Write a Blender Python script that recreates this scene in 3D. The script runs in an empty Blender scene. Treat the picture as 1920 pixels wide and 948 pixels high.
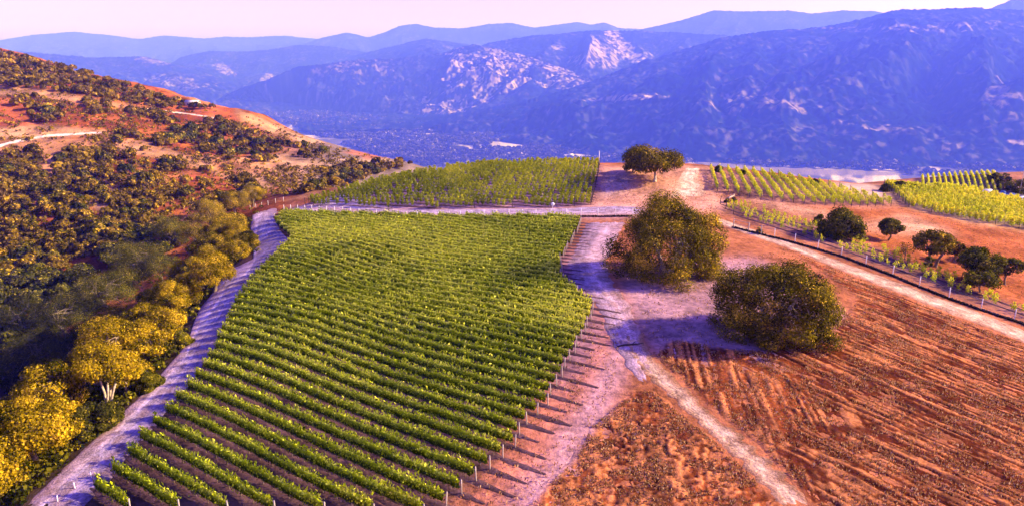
import bpy, math, random
import numpy as np
from math import radians, sin, cos, pi

random.seed(7)
RNG = np.random.default_rng(11)
scene = bpy.context.scene
COL = scene.collection

# ------------------------------------------------------------------ camera model
W, H, F, CAMZ = 1920.0, 948.0, 1274.0, 41.0
TH = math.atan((474 - 110) / F)
SUN_EL = radians(28)
SUN_AZ = radians(90)                       # clockwise from +Y towards +X
SUN_DIR = np.array([sin(SUN_AZ) * cos(SUN_EL), cos(SUN_AZ) * cos(SUN_EL), sin(SUN_EL)])


def rays(px, py):
    """ray directions scaled to dY = 1"""
    u = (np.asarray(px, float) - 960) / F
    v = (474 - np.asarray(py, float)) / F
    dy = cos(TH) + v * sin(TH)
    dz = -sin(TH) + v * cos(TH)
    return u / dy, dz / dy


def at_Y(px, py, Y):
    rx, rz = rays(px, py)
    return np.array([rx * Y, Y, CAMZ + rz * Y])


def at_Z(px, py, z):
    rx, rz = rays(px, py)
    Y = (z - CAMZ) / rz
    return np.array([rx * Y, Y, z])


# ------------------------------------------------------------------ noise
def _hash(ix, iy, seed):
    n = (ix.astype(np.int64) * 374761393 + iy.astype(np.int64) * 668265263 + seed * 1442695041) & 0xFFFFFFFF
    n = ((n ^ (n >> 13)) * 1274126177) & 0xFFFFFFFF
    n = n ^ (n >> 16)
    return (n & 0xFFFFFF) / float(0xFFFFFF)


def vnoise(x, y, seed=0):
    x = np.asarray(x, float); y = np.asarray(y, float)
    ix = np.floor(x); iy = np.floor(y)
    fx = x - ix; fy = y - iy
    fx = fx * fx * fx * (fx * (fx * 6 - 15) + 10); fy = fy * fy * fy * (fy * (fy * 6 - 15) + 10)
    a = _hash(ix, iy, seed); b = _hash(ix + 1, iy, seed)
    c = _hash(ix, iy + 1, seed); d = _hash(ix + 1, iy + 1, seed)
    return (a + (b - a) * fx) * (1 - fy) + (c + (d - c) * fx) * fy


def fbm(x, y, seed=0, octv=4, gain=.5):
    s = 0.; a = 1.; t = 0.
    for k in range(octv):
        s = s + a * vnoise(x * 2 ** k + 17.3 * k, y * 2 ** k - 9.1 * k, seed + k); t += a; a *= gain
    return s / t


def ridged(x, y, seed=0, octv=3):
    s = 0.; a = 1.; t = 0.
    for k in range(octv):
        s = s + a * (1 - np.abs(2 * vnoise(x * 2 ** k, y * 2 ** k, seed + k) - 1)); t += a; a *= .5
    return s / t


def sstep(a, b, x):
    t = np.clip((x - a) / (b - a), 0, 1)
    return t * t * (3 - 2 * t)


# ------------------------------------------------------------------ terrain (thin plate through surveyed points)
CP = []
for px, py, z in [
    (200, 948, 0), (540, 948, 0), (900, 948, 0), (1280, 948, 0), (1700, 948, .3), (1920, 948, .2),
    (60, 940, -.4), (190, 800, -.8), (350, 640, -1.5), (430, 520, -2.2), (480, 470, -2.6), (470, 402, -2.8),
    (700, 700, 0), (1000, 700, .4), (1400, 700, 1.0), (1800, 700, -.6),
    (700, 520, -1.2), (1000, 520, .8), (1150, 560, 1.3), (1500, 600, 1.4), (1900, 620, -2.2),
    (560, 400, -2.6), (700, 406, -1.6), (900, 410, -.2), (1090, 412, 1.2), (1200, 408, 2.0),
    (560, 391, -2.6), (900, 398, .2), (1200, 393, 2.4), (1700, 460, -1.0), (1900, 520, -3.0), (1920, 420, -4.0),
    (1560, 480, .6)]:
    CP.append(at_Z(px, py, z))
for px, py, Y in [
    (1125, 308, 235), (1000, 309, 237), (850, 319, 238), (700, 345, 228), (620, 368, 216), (572, 383, 206),
    (1300, 311, 230), (1247, 337, 208), (1150, 360, 198), (1310, 360, 198), (1400, 380, 187), (1545, 395, 181),
    (1330, 315, 228), (1700, 385, 205), (1640, 346, 236), (1530, 336, 240), (1450, 325, 238),
    (1920, 378, 216), (1800, 357, 226), (1790, 362, 300), (1870, 324, 345), (1725, 333, 340), (1725, 352, 300), (1920, 368, 290),
    (1960, 322, 350),
    (0, 97, 750), (-200, 60, 720), (150, 132, 780), (250, 160, 790), (340, 190, 800), (430, 199, 720), (480, 216, 680),
    (540, 245, 660), (600, 265, 640), (700, 292, 610), (760, 303, 600),
    (0, 170, 600), (150, 182, 600), (300, 216, 600), (0, 245, 480), (200, 252, 500), (400, 270, 520), (500, 290, 540),
    (620, 312, 500), (0, 310, 400), (150, 330, 390), (330, 350, 380), (450, 342, 420), (550, 332, 450), (-200, 200, 480),
    (0, 400, 330), (200, 420, 310), (350, 405, 320), (640, 352, 330), (0, 490, 270), (200, 490, 262), (-250, 330, 330)]:
    CP.append(at_Y(px, py, Y))
for p in [(0, 15, .2), (-30, 15, -.2), (60, 15, 0), (120, 20, -3), (150, 90, -6), (190, 160, -9), (240, 230, -12),
          (-62, 52, -9), (-92, 60, -30), (-75, 30, -21), (-78, 92, -17), (-98, 105, -34), (-84, 130, -22), (-100, 150, -33),
          (-88, 172, -21), (-110, 195, -33), (-84, 205, -13), (-120, 235, -36),
          (-130, 130, -54), (-140, 180, -52), (-125, 80, -50), (-130, 40, -52), (-200, 130, -22), (-210, 70, -14), (-290, 150, 2),
          (-60, 262, -16), (-20, 280, -9), (30, 285, -7), (70, 285, -6), (110, 290, -9), (-60, 330, -28), (30, 360, -38), (110, 350, -32),
          (190, 255, -13), (160, 262, -11), (150, 420, -48), (260, 430, -46), (330, 420, -44),
          (-100, 480, -50), (50, 550, -85), (300, 620, -95), (500, 700, -95), (-100, 760, -95), (-300, 900, -80), (-550, 900, 20),
          (0, 950, -160), (400, 1000, -165), (800, 1000, -150), (-400, 1150, -150), (-800, 1150, -40), (0, 1300, -205), (600, 1300, -205), (-600, 1400, -190)]:
    CP.append(np.array(p, float))
CP = np.array(CP)


def warp(x, y):
    return x / (y + 60.0), np.log((np.maximum(y, -40) + 60.0) / 100.0)


_qa, _qb = warp(CP[:, 0], CP[:, 1])
_Q = np.stack([_qa, _qb], 1)


def _phi(r2):
    return .5 * r2 * np.log(r2 + 1e-12)


_n = len(CP)
_A = np.zeros((_n + 3, _n + 3))
_A[:_n, :_n] = _phi(((_Q[:, None] - _Q[None]) ** 2).sum(-1)) + np.eye(_n) * 2e-4
_A[:_n, _n] = 1; _A[:_n, _n + 1:] = _Q; _A[_n, :_n] = 1; _A[_n + 1:, :_n] = _Q.T
_wt = np.linalg.solve(_A, np.concatenate([CP[:, 2], [0, 0, 0]]))

NA, NB = 900, 1080
A0, A1 = -.98, .98
B0, B1 = math.log(75 / 100), math.log(52000 / 100)
ga = np.linspace(A0, A1, NA); gb = np.linspace(B0, B1, NB)
GA, GB = np.meshgrid(ga, gb)
GY = np.exp(GB) * 100 - 60
GX = GA * (GY + 60)


def _tps(a, b):
    out = np.zeros(a.size)
    af = a.ravel(); bf = b.ravel()
    for i in range(0, af.size, 20000):
        r2 = (af[i:i + 20000, None] - _Q[None, :, 0]) ** 2 + (bf[i:i + 20000, None] - _Q[None, :, 1]) ** 2
        out[i:i + 20000] = _phi(r2) @ _wt[:_n] + _wt[_n] + _wt[_n + 1] * af[i:i + 20000] + _wt[_n + 2] * bf[i:i + 20000]
    return out.reshape(a.shape)


# TPS evaluated on a coarse grid, then refined (smooth surface)
ca = np.linspace(A0, A1, 226); cb = np.linspace(B0, B1, 271)
CA, CB = np.meshgrid(ca, cb)
CZ = _tps(CA, CB)


def _bicubic(Z, fi, fj):
    def w(t):
        return (-.5 * t + t * t - .5 * t ** 3, 1 - 2.5 * t * t + 1.5 * t ** 3, .5 * t + 2 * t * t - 1.5 * t ** 3, -.5 * t * t + .5 * t ** 3)
    i = np.clip(np.floor(fi).astype(int), 0, Z.shape[0] - 2); j = np.clip(np.floor(fj).astype(int), 0, Z.shape[1] - 2)
    wi = w(fi - i); wj = w(fj - j)
    s = 0.
    for k in range(4):
        ii = np.clip(i + k - 1, 0, Z.shape[0] - 1)
        r = 0.
        for l in range(4):
            r = r + wj[l] * Z[ii, np.clip(j + l - 1, 0, Z.shape[1] - 1)]
        s = s + wi[k] * r
    return s


GZ = _bicubic(CZ, (GB - B0) / (B1 - B0) * 270, (GA - A0) / (A1 - A0) * 225)
valley = -1352 + 40 * (fbm(GX / 2000, GY / 2000, 3) - .5)
wv = sstep(900, 6200, GY)
GZ = GZ * (1 - wv) + valley * wv
# gullies on the scrub hillside
hillw = sstep(-.22, -.36, GA) * sstep(250, 330, GY) * (1 - wv)
GZ += hillw * (14 * (ridged(GX / 95 + .4 * fbm(GX / 60, GY / 60, 9), GY / 170, 21, 3) - .62) + 2.0 * (fbm(GX / 14, GY / 14, 5) - .5))
GZ += .22 * (fbm(GX / 7, GY / 7, 8) - .5) * sstep(20, 60, GY)


def hgt(x, y):
    x = np.asarray(x, float); y = np.asarray(y, float)
    a, b = warp(x, y)
    fj = np.clip((a - A0) / (A1 - A0) * (NA - 1), 0, NA - 1.001); fi = np.clip((b - B0) / (B1 - B0) * (NB - 1), 0, NB - 1.001)
    i = fi.astype(int); j = fj.astype(int); u = fi - i; v = fj - j
    return (GZ[i, j] * (1 - v) + GZ[i, j + 1] * v) * (1 - u) + (GZ[i + 1, j] * (1 - v) + GZ[i + 1, j + 1] * v) * u


_MY = np.exp(np.linspace(math.log(30), math.log(46000), 1200))


def hit(px, py, lift=0.0):
    """where the sight line through a photo pixel meets the terrain (lifted by lift metres)"""
    px = np.atleast_1d(np.asarray(px, float)); py = np.atleast_1d(np.asarray(py, float))
    rx, rz = rays(px, py)
    X = rx[:, None] * _MY[None]; Z = CAMZ + rz[:, None] * _MY[None]
    d = Z - hgt(X, np.broadcast_to(_MY[None], X.shape)) - lift
    below = d < 0
    k = np.where(below.any(1), below.argmax(1), len(_MY) - 1)
    k = np.maximum(k, 1)
    r = np.arange(len(px))
    d0, d1 = d[r, k - 1], d[r, k]
    t = np.clip(d0 / (d0 - d1 + 1e-9), 0, 1)
    Y = _MY[k - 1] + (_MY[k] - _MY[k - 1]) * t
    x = rx * Y
    return np.stack([x, Y, hgt(x, Y)], 1)


def densify(poly, step=12, closed=True):
    out = []
    n = len(poly)
    for i in range(n if closed else n - 1):
        a = np.array(poly[i], float); b = np.array(poly[(i + 1) % n], float)
        m = max(1, int(np.linalg.norm(b - a) / step))
        for k in range(m):
            out.append(a + (b - a) * k / m)
    if not closed:
        out.append(np.array(poly[-1], float))
    return np.array(out)


def plan(poly, closed=True, max_y=None):
    d = densify(poly, 12, closed)
    h = hit(d[:, 0], d[:, 1])
    for _ in range(40):
        if max_y is None:
            break
        bad = h[:, 1] > max_y
        if not bad.any():
            break
        d[bad, 1] += 1.0
        h[bad] = hit(d[bad, 0], d[bad, 1])
    return h[:, :2]


def inside(x, y, P):
    x = np.asarray(x, float); y = np.asarray(y, float)
    res = np.zeros(x.shape, bool)
    bb = (x >= P[:, 0].min()) & (x <= P[:, 0].max()) & (y >= P[:, 1].min()) & (y <= P[:, 1].max())
    xs = x[bb]; ys = y[bb]
    r = np.zeros(xs.shape, bool)
    n = len(P)
    for i in range(n):
        x1, y1 = P[i]; x2, y2 = P[(i + 1) % n]
        if y1 == y2:
            continue
        c = (y1 > ys) != (y2 > ys)
        r ^= c & (xs < (x2 - x1) * (ys - y1) / (y2 - y1) + x1)
    res[bb] = r
    return res


# ------------------------------------------------------------------ mesh helpers
def new_mesh(name, V, Fq, mats=None, tint=None, colr=None, smooth=False):
    V = np.asarray(V, np.float32).reshape(-1, 3); Fq = np.asarray(Fq, np.int32)
    me = bpy.data.meshes.new(name)
    k = Fq.shape[1]
    me.vertices.add(len(V)); me.vertices.foreach_set('co', V.ravel())
    me.loops.add(Fq.size); me.loops.foreach_set('vertex_index', Fq.ravel())
    me.polygons.add(len(Fq))
    me.polygons.foreach_set('loop_start', np.arange(0, Fq.size, k, dtype=np.int32))
    if smooth:
        me.polygons.foreach_set('use_smooth', np.ones(len(Fq), bool))
    if tint is not None:
        at = me.attributes.new('tint', 'FLOAT', 'POINT'); at.data.foreach_set('value', np.asarray(tint, np.float32))
    if colr is not None:
        c4 = np.ones((len(V), 4), np.float32); c4[:, :3] = colr
        at = me.attributes.new('Col', 'FLOAT_COLOR', 'POINT'); at.data.foreach_set('color', c4.ravel())
    me.update(calc_edges=True)
    if mats:
        me.materials.append(mats)
    return me


def obj(name, me, parent=None, loc=(0, 0, 0)):
    o = bpy.data.objects.new(name, me); COL.objects.link(o)
    o.location = loc
    if parent is not None:
        o.parent = parent
    return o


def tag(o, label, cat, group=None):
    o['label'] = label; o['category'] = cat
    if group:
        o['group'] = group
    return o


def kind(o, k, label=None):
    o['kind'] = k
    if label:
        o['label'] = label
    return o


def thing(name, label, cat, loc=(0, 0, 0), rz=0, group=None):
    o = bpy.data.objects.new(name, None); COL.objects.link(o)
    o.empty_display_size = .5
    o.location = loc; o.rotation_euler = (0, 0, rz)
    return tag(o, label, cat, group)


class MB:
    """collects quads into one mesh"""
    def __init__(s): s.V = []; s.F = []; s.n = 0
    def add(s, V, Fq):
        V = np.asarray(V, float); s.V.append(V); s.F.append(np.asarray(Fq, int) + s.n); s.n += len(V); return s
    def box(s, c, d, rz=0, tilt=None):
        x, y, z = [q / 2 for q in d]
        V = np.array([(-x, -y, -z), (x, -y, -z), (x, y, -z), (-x, y, -z), (-x, -y, z), (x, -y, z), (x, y, z), (-x, y, z)])
        if rz:
            R = np.array([[cos(rz), -sin(rz), 0], [sin(rz), cos(rz), 0], [0, 0, 1]]); V = V @ R.T
        return s.add(V + np.array(c), [(0, 3, 2, 1), (4, 5, 6, 7), (0, 1, 5, 4), (1, 2, 6, 5), (2, 3, 7, 6), (3, 0, 4, 7)])
    def tube(s, pts, rad, sides=6):
        pts = np.asarray(pts, float); n = len(pts)
        rad = np.broadcast_to(np.asarray(rad, float), (n,))
        V = []
        for i in range(n):
            d = pts[min(i + 1, n - 1)] - pts[max(i - 1, 0)]
            d = d / (np.linalg.norm(d) + 1e-9)
            u = np.cross(d, (0.3, .1, 1) if abs(d[2]) < .9 else (1, .2, 0)); u /= np.linalg.norm(u) + 1e-9
            w = np.cross(d, u)
            for k in range(sides):
                a = 2 * pi * k / sides
                V.append(pts[i] + rad[i] * (u * cos(a) + w * sin(a)))
        Fq = []
        for i in range(n - 1):
            for k in range(sides):
                k2 = (k + 1) % sides
                Fq.append((i * sides + k, i * sides + k2, (i + 1) * sides + k2, (i + 1) * sides + k))
        b = n * sides
        V.append(pts[0]); V.append(pts[-1])
        for k in range(0, sides, 2):
            Fq.append((b, (k + 2) % sides, k + 1, k)); e = (n - 1) * sides
            Fq.append((b + 1, e + k, e + k + 1, e + (k + 2) % sides))
        return s.add(V, Fq)
    def mesh(s, name, mat, smooth=False):
        return new_mesh(name, np.concatenate(s.V), np.concatenate(s.F), mat, smooth=smooth)


def leaf_quads(C, N, size, rng, aspect=1.0, up=None):
    """one small quad per leaf"""
    n = len(C)
    N = N / (np.linalg.norm(N, axis=1, keepdims=True) + 1e-9)
    R = rng.normal(size=(n, 3)) if up is None else up + rng.normal(size=(n, 3)) * .35
    U = np.cross(N, R); U /= np.linalg.norm(U, axis=1, keepdims=True) + 1e-9
    Vv = np.cross(N, U)
    size = np.broadcast_to(size, (n,))[:, None] * .5
    a = np.broadcast_to(aspect, (n,))[:, None]
    U = U * size; Vv = Vv * size * a
    k = N * size * .35
    V = np.stack([C - Vv * 1.0 + k * 0, C + U + k, C + Vv, C - U + k], 1).reshape(-1, 3)   # a folded lozenge
    Fq = np.arange(4 * n).reshape(n, 4)
    return V, Fq


# ------------------------------------------------------------------ materials
def mat_new(name):
    m = bpy.data.materials.new(name); m.use_nodes = True
    nt = m.node_tree
    for n in list(nt.nodes):
        nt.nodes.remove(n)
    out = nt.nodes.new('ShaderNodeOutputMaterial')
    return m, nt, out


def leaf_mat(name, ca, cb, transl=.35, cc=None):
    m, nt, out = mat_new(name)
    at = nt.nodes.new('ShaderNodeAttribute'); at.attribute_name = 'tint'
    rp = nt.nodes.new('ShaderNodeValToRGB')
    rp.color_ramp.elements[0].color = (*ca, 1); rp.color_ramp.elements[1].color = (*cb, 1)
    if cc:
        e = rp.color_ramp.elements.new(.70); e.color = (*cb, 1); rp.color_ramp.elements[2].color = (*cc, 1)
    nt.links.new(at.outputs['Fac'], rp.inputs[0])
    d = nt.nodes.new('ShaderNodeBsdfDiffuse'); t = nt.nodes.new('ShaderNodeBsdfTranslucent')
    nt.links.new(rp.outputs[0], d.inputs[0]); nt.links.new(rp.outputs[0], t.inputs[0])
    mx = nt.nodes.new('ShaderNodeMixShader'); mx.inputs[0].default_value = transl
    nt.links.new(d.outputs[0], mx.inputs[1]); nt.links.new(t.outputs[0], mx.inputs[2])
    nt.links.new(mx.outputs[0], out.inputs[0])
    return m


def plain_mat(name, c, rough=.8, var=.35, scale=3., bump=0.0, metal=0.0):
    m, nt, out = mat_new(name)
    b = nt.nodes.new('ShaderNodeBsdfPrincipled'); b.inputs['Roughness'].default_value = rough; b.inputs['Metallic'].default_value = metal
    b.inputs['Specular IOR Level'].default_value = .15
    tc = nt.nodes.new('ShaderNodeTexCoord')
    nz = nt.nodes.new('ShaderNodeTexNoise'); nz.inputs['Scale'].default_value = scale; nz.inputs['Detail'].default_value = 5
    nt.links.new(tc.outputs['Object'], nz.inputs['Vector'])
    rp = nt.nodes.new('ShaderNodeValToRGB')
    rp.color_ramp.elements[0].position = .3; rp.color_ramp.elements[1].position = .7
    rp.color_ramp.elements[0].color = (*[q * (1 - var) for q in c], 1); rp.color_ramp.elements[1].color = (*[min(.9, q * (1 + var)) for q in c], 1)
    nt.links.new(nz.outputs[0], rp.inputs[0]); nt.links.new(rp.outputs[0], b.inputs['Base Color'])
    if bump:
        bp = nt.nodes.new('ShaderNodeBump'); bp.inputs['Strength'].default_value = 1; bp.inputs['Distance'].default_value = bump
        nt.links.new(nz.outputs[0], bp.inputs['Height']); nt.links.new(bp.outputs[0], b.inputs['Normal'])
    nt.links.new(b.outputs[0], out.inputs[0])
    return m


def land_mat(name, s1, s2, bump, var=.5):
    """soil / rock: land cover colour stored on the vertices, broken up by two noises and a bump"""
    m, nt, out = mat_new(name)
    b = nt.nodes.new('ShaderNodeBsdfDiffuse')
    at = nt.nodes.new('ShaderNodeAttribute'); at.attribute_name = 'Col'
    tc = nt.nodes.new('ShaderNodeTexCoord')
    n1 = nt.nodes.new('ShaderNodeTexNoise'); n1.inputs['Scale'].default_value = s1; n1.inputs['Detail'].default_value = 8; n1.inputs['Roughness'].default_value = .65
    n2 = nt.nodes.new('ShaderNodeTexNoise'); n2.inputs['Scale'].default_value = s2; n2.inputs['Detail'].default_value = 6; n2.inputs['Roughness'].default_value = .7
    nt.links.new(tc.outputs['Object'], n1.inputs['Vector']); nt.links.new(tc.outputs['Object'], n2.inputs['Vector'])
    ad = nt.nodes.new('ShaderNodeMath'); ad.operation = 'ADD'
    nt.links.new(n1.outputs[0], ad.inputs[0]); nt.links.new(n2.outputs[0], ad.inputs[1])
    mr = nt.nodes.new('ShaderNodeMapRange'); mr.inputs[1].default_value = .7; mr.inputs[2].default_value = 1.3
    mr.inputs[3].default_value = 1 - var; mr.inputs[4].default_value = 1 + var
    nt.links.new(ad.outputs[0], mr.inputs[0])
    mu = nt.nodes.new('ShaderNodeVectorMath'); mu.operation = 'SCALE'
    nt.links.new(at.outputs['Color'], mu.inputs[0]); nt.links.new(mr.outputs[0], mu.inputs['Scale'])
    nt.links.new(mu.outputs[0], b.inputs[0])
    if bump:
        bp = nt.nodes.new('ShaderNodeBump'); bp.inputs['Strength'].default_value = 1; bp.inputs['Distance'].default_value = bump
        nt.links.new(ad.outputs[0], bp.inputs['Height']); nt.links.new(bp.outputs[0], b.inputs['Normal'])
    nt.links.new(b.outputs[0], out.inputs[0])
    return m


M = dict(
    land=land_mat('hill_soil', .05, .9, .30, .75),
    road=land_mat('dirt', .45, 3.6, .20, .65),
    field=land_mat('tilled_soil', .25, 2.6, .14, .7),
    mount=land_mat('mountain_cover', .004, .03, 0, .35),
    vine=leaf_mat('vine_leaf', (.020, .045, .002), (.48, .54, .006), .12, (.97, .92, .07)),
    vine_y=leaf_mat('young_vine_leaf', (.05, .075, .003), (.50, .52, .010), .35, (.90, .76, .04)),
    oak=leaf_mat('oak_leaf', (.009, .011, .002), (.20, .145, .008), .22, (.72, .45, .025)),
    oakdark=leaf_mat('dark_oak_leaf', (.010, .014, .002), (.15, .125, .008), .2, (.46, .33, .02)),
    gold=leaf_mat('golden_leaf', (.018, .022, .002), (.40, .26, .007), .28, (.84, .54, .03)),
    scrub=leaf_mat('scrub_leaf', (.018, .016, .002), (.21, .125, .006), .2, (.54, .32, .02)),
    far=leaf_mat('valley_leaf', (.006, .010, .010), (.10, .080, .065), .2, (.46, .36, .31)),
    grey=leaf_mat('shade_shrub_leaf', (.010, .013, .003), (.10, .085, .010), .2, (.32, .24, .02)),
    dry=leaf_mat('dry_grass_blade', (.12, .045, .015), (.42, .20, .07), .3, (.62, .40, .22)),
    weed=leaf_mat('dark_weed', (.012, .008, .006), (.05, .03, .015), .2),
    bark=plain_mat('bark', (.20, .14, .09), .9, .4, 2.5, .05),
    palebark=plain_mat('pale_bark', (.42, .32, .25), .9, .35, 3., .04),
    post=plain_mat('weathered_post', (.42, .33, .27), .8, .3, 6.),
    steel=plain_mat('pale_steel_post', (.78, .68, .66), .6, .15, 6.),
    darkwood=plain_mat('dark_post', (.05, .03, .03), .8, .3, 6.),
    wire=plain_mat('fence_wire', (.25, .2, .2), .6, .1, 4.),
    white=plain_mat('white_paint', (.8, .76, .74), .5, .08, 3.),
    blue=plain_mat('blue_paint', (.04, .10, .42), .5, .2, 3.),
    glass=plain_mat('dark_glass', (.02, .025, .04), .2, .1, 3.),
    rubber=plain_mat('black_rubber', (.015, .015, .018), .8, .2, 3.),
    roof=plain_mat('pale_roof', (.55, .45, .42), .7, .2, 1.),
    wall=plain_mat('pale_wall', (.62, .52, .48), .8, .15, 1.),
)


# ------------------------------------------------------------------ trees
def dome_clumps(rng, n, rx, ry, rz, zc, rmin, rmax, low=-.35, shell=.6, lobes=8):
    """leaf clumps over the surface of several overlapping lobes, so the outline bulges and recedes"""
    S = np.array([rx, ry, rz])
    d = rng.normal(size=(lobes * 6, 3)); d /= np.linalg.norm(d, axis=1, keepdims=True)
    d = d[d[:, 2] > low * .9]
    L = [np.zeros(3)]; LR = [.66]
    for q in d:
        q = q * rng.uniform(.42, .62)
        if all(np.linalg.norm(q - o) > .40 for o in L[1:]):
            L.append(q); LR.append(rng.uniform(.28, .46))
        if len(L) > lobes:
            break
    L = np.array(L); LR = np.array(LR)
    out = []
    while len(out) < n:
        k = rng.choice(len(L), p=LR ** 2 / (LR ** 2).sum())
        q = rng.normal(size=3); q /= np.linalg.norm(q)
        if q[2] < -.55:
            continue
        x = L[k] + q * LR[k] * rng.uniform(.72, 1.02)
        dd = np.linalg.norm(L - x, axis=1) / LR; dd[k] = 9
        if dd.min() < .72 or x[2] < low:
            continue
        out.append(x)
    C = np.array(out) * S + np.array([0, 0, zc])
    return C, rng.uniform(rmin, rmax, n)


def crown_mesh(name, C, R, per, leaf, mat, rng, bias=.0, squash=.75, spread=.38):
    Cs, Ns, T, S = [], [], [], []
    ct = C.mean(0)
    for c, r in zip(C, R):
        n = max(6, int(per * (r / R.mean()) ** 2))
        d = rng.normal(size=(n, 3)); d /= np.linalg.norm(d, axis=1, keepdims=True)
        out = (c - ct); out = out / (np.linalg.norm(out) + 1e-6)
        d = d + out * .65; d /= np.linalg.norm(d, axis=1, keepdims=True)
        rr = r * rng.uniform(.55, 1.08, n)[:, None]
        Cs.append(c + d * rr * np.array([1, 1, squash]))
        Ns.append(d + rng.normal(size=(n, 3)) * spread + np.array([0, 0, .25]))
        T.append(np.clip(.42 + bias + rng.normal() * .19 + rng.normal(size=n) * .20, 0, 1))
        S.append(leaf * rng.uniform(.6, 1.35, n))
    V, Fq = leaf_quads(np.concatenate(Cs), np.concatenate(Ns), np.concatenate(S), rng, rng.uniform(.8, 1.6, sum(map(len, S))))
    return new_mesh(name, V, Fq, mat, tint=np.repeat(np.concatenate(T), 4))


def trunk_mesh(name, rng, h, r, tips, mat, stems=1, fork=.35):
    """a tapered bole that forks into crooked limbs reaching the given points"""
    mb = MB()
    for s in range(stems):
        a = rng.uniform(0, 2 * pi); off = np.array([cos(a), sin(a), 0]) * (r * 1.4 if stems > 1 else 0)
        lean = rng.normal(size=3) * np.array([.10, .10, 0]) * h
        top = np.array([0, 0, h * fork]) + off * 2.2 + lean
        mid = (top + off) * .5 + rng.normal(size=3) * r * .5; mid[2] = h * fork * .5
        base = off + np.array([0, 0, -.5])
        mb.tube([base, off + np.array([0, 0, .15]), mid, top], [r * 1.5, r * 1.05, r * .85, r * .75], 8)
        for t in tips[s::stems]:
            m1 = top + (t - top) * .4 + rng.normal(size=3) * .08 * h + np.array([0, 0, .04 * h])
            m2 = top + (t - top) * .75 + rng.normal(size=3) * .06 * h
            mb.tube([top - (top - mid) * .15, m1, m2, t], [r * .6, r * .38, r * .22, r * .06], 6)
    return mb.mesh(name, mat, True)


def make_tree(name, label, cat, loc, rng, w, d, h, clear=.15, nclump=60, per=120, leaf=.35, mat='oak', bark='bark', stems=1,
              group=None, low=-.35, rz=0., bias=0., rmin=.13, rmax=.22, tr=None, shell=.55, lean=(0, 0), squash=.75, fork=.35):
    t = thing(name, label, cat, loc, rz, group)
    zc = h * (clear + (1 - clear) * .42) if clear > .03 else h * .28
    C, R = dome_clumps(rng, nclump, w * .43, d * .43, (h - zc) * .90, zc, rmin * w, rmax * w, low, shell)
    if clear <= .03:
        a = rng.uniform(0, 2 * pi, nclump // 5); k = rng.uniform(.55, .95, len(a)) * (.8 + .2 * np.sin(3 * a + nclump))
        C = np.concatenate([C, np.stack([np.cos(a) * k * w * .47, np.sin(a) * k * d * .47, rng.uniform(.04, .30, len(a)) * h], 1)]); R = np.concatenate([R, rng.uniform(rmin, rmax, len(a)) * w])
    C[:, 0] += lean[0]; C[:, 1] += lean[1]
    C[:, 2] = np.maximum(C[:, 2], clear * h + R * .5)
    obj('crown', crown_mesh(name + '_crown', C, R, per, leaf, M[mat], rng, bias, squash), t)
    k = rng.choice(len(C), min(len(C), 11), replace=False)
    obj('trunk', trunk_mesh(name + '_trunk', rng, h, tr or max(.12, .028 * h + .01 * w), C[k], M[bark], stems, fork), t)
    return t


def place(px, py, h_c):
    p = hit([px], [py], h_c)[0]
    return p


def rpx(p, px):
    return px / F * math.sqrt(p[0] ** 2 + p[1] ** 2 + (CAMZ - p[2]) ** 2) * .97

# ------------------------------------------------------------------ regions traced in the photo, laid on the terrain
PX_MAIN = [(150, 960), (235, 868), (300, 790), (352, 735), (400, 665), (440, 575), (470, 530), (508, 492), (548, 452), (512, 420), (530, 402), (700, 407), (900, 411), (1092, 412),
           (1075, 450), (1050, 490), (1052, 525), (1085, 555), (1110, 575), (1108, 600), (1085, 640), (1060, 690), (1025, 760), (985, 800), (955, 850), (905, 895), (840, 945), (800, 975)]
PX_UP = [(568, 384), (620, 366), (700, 343), (780, 327), (860, 317), (940, 311), (1040, 308), (1124, 308), (1118, 340), (1108, 385), (1040, 389), (900, 390), (760, 392), (640, 391)]
PX_RIGHT = [(1322, 319), (1400, 322), (1460, 331), (1560, 352), (1700, 386), (1620, 388), (1545, 386), (1440, 376), (1335, 357)]
PX_BRIGHT = [(1655, 345), (1760, 352), (1830, 364), (1925, 382), (1990, 398), (1990, 440), (1920, 430), (1800, 411), (1705, 388)]
PX_STRIP = [(1345, 379), (1420, 391), (1560, 432), (1700, 488), (1800, 530), (1960, 592), (1960, 612), (1800, 556), (1680, 508), (1560, 463), (1440, 425), (1378, 405)]
PX_FAR = [(1716, 352), (1728, 333), (1790, 327), (1868, 324), (1880, 340), (1876, 360), (1800, 362)]
MAIN, UPV, RV, BV, SV, FV = [plan(p, max_y=my) for p, my in ((PX_MAIN, 215), (PX_UP, 250), (PX_RIGHT, 255), (PX_BRIGHT, 250), (PX_STRIP, 215), (PX_FAR, 375))]

jx = GX + (1.2 + .006 * GY) * 2 * (fbm(GX / (3 + .02 * GY), GY / (3 + .02 * GY), 31) - .5)
jy = GY + (1.2 + .006 * GY) * 2 * (fbm(GX / (3 + .02 * GY), GY / (3 + .02 * GY), 47) - .5)
ground = np.zeros(GX.shape + (3,)); ground[:] = (.33, .11, .045)
n1 = fbm(GX / 18, GY / 18, 61, 5)[..., None]; n2 = fbm(GX / (60 + .03 * GY), GY / (60 + .03 * GY), 71, 4)[..., None]
hillc = np.where(n1 > .52, np.array([.31, .085, .020]), np.array([.17, .042, .010]))
pale_n = .8 * sstep(.58, .68, n2 + .25 * (n1 - .5))
hillc = hillc * (1 - pale_n) + np.array([.38, .17, .07]) * pale_n
hw = (sstep(-.12, -.3, GA) * sstep(215, 260, GY))[..., None]
ground = ground * (1 - hw) + hillc * hw
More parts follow.
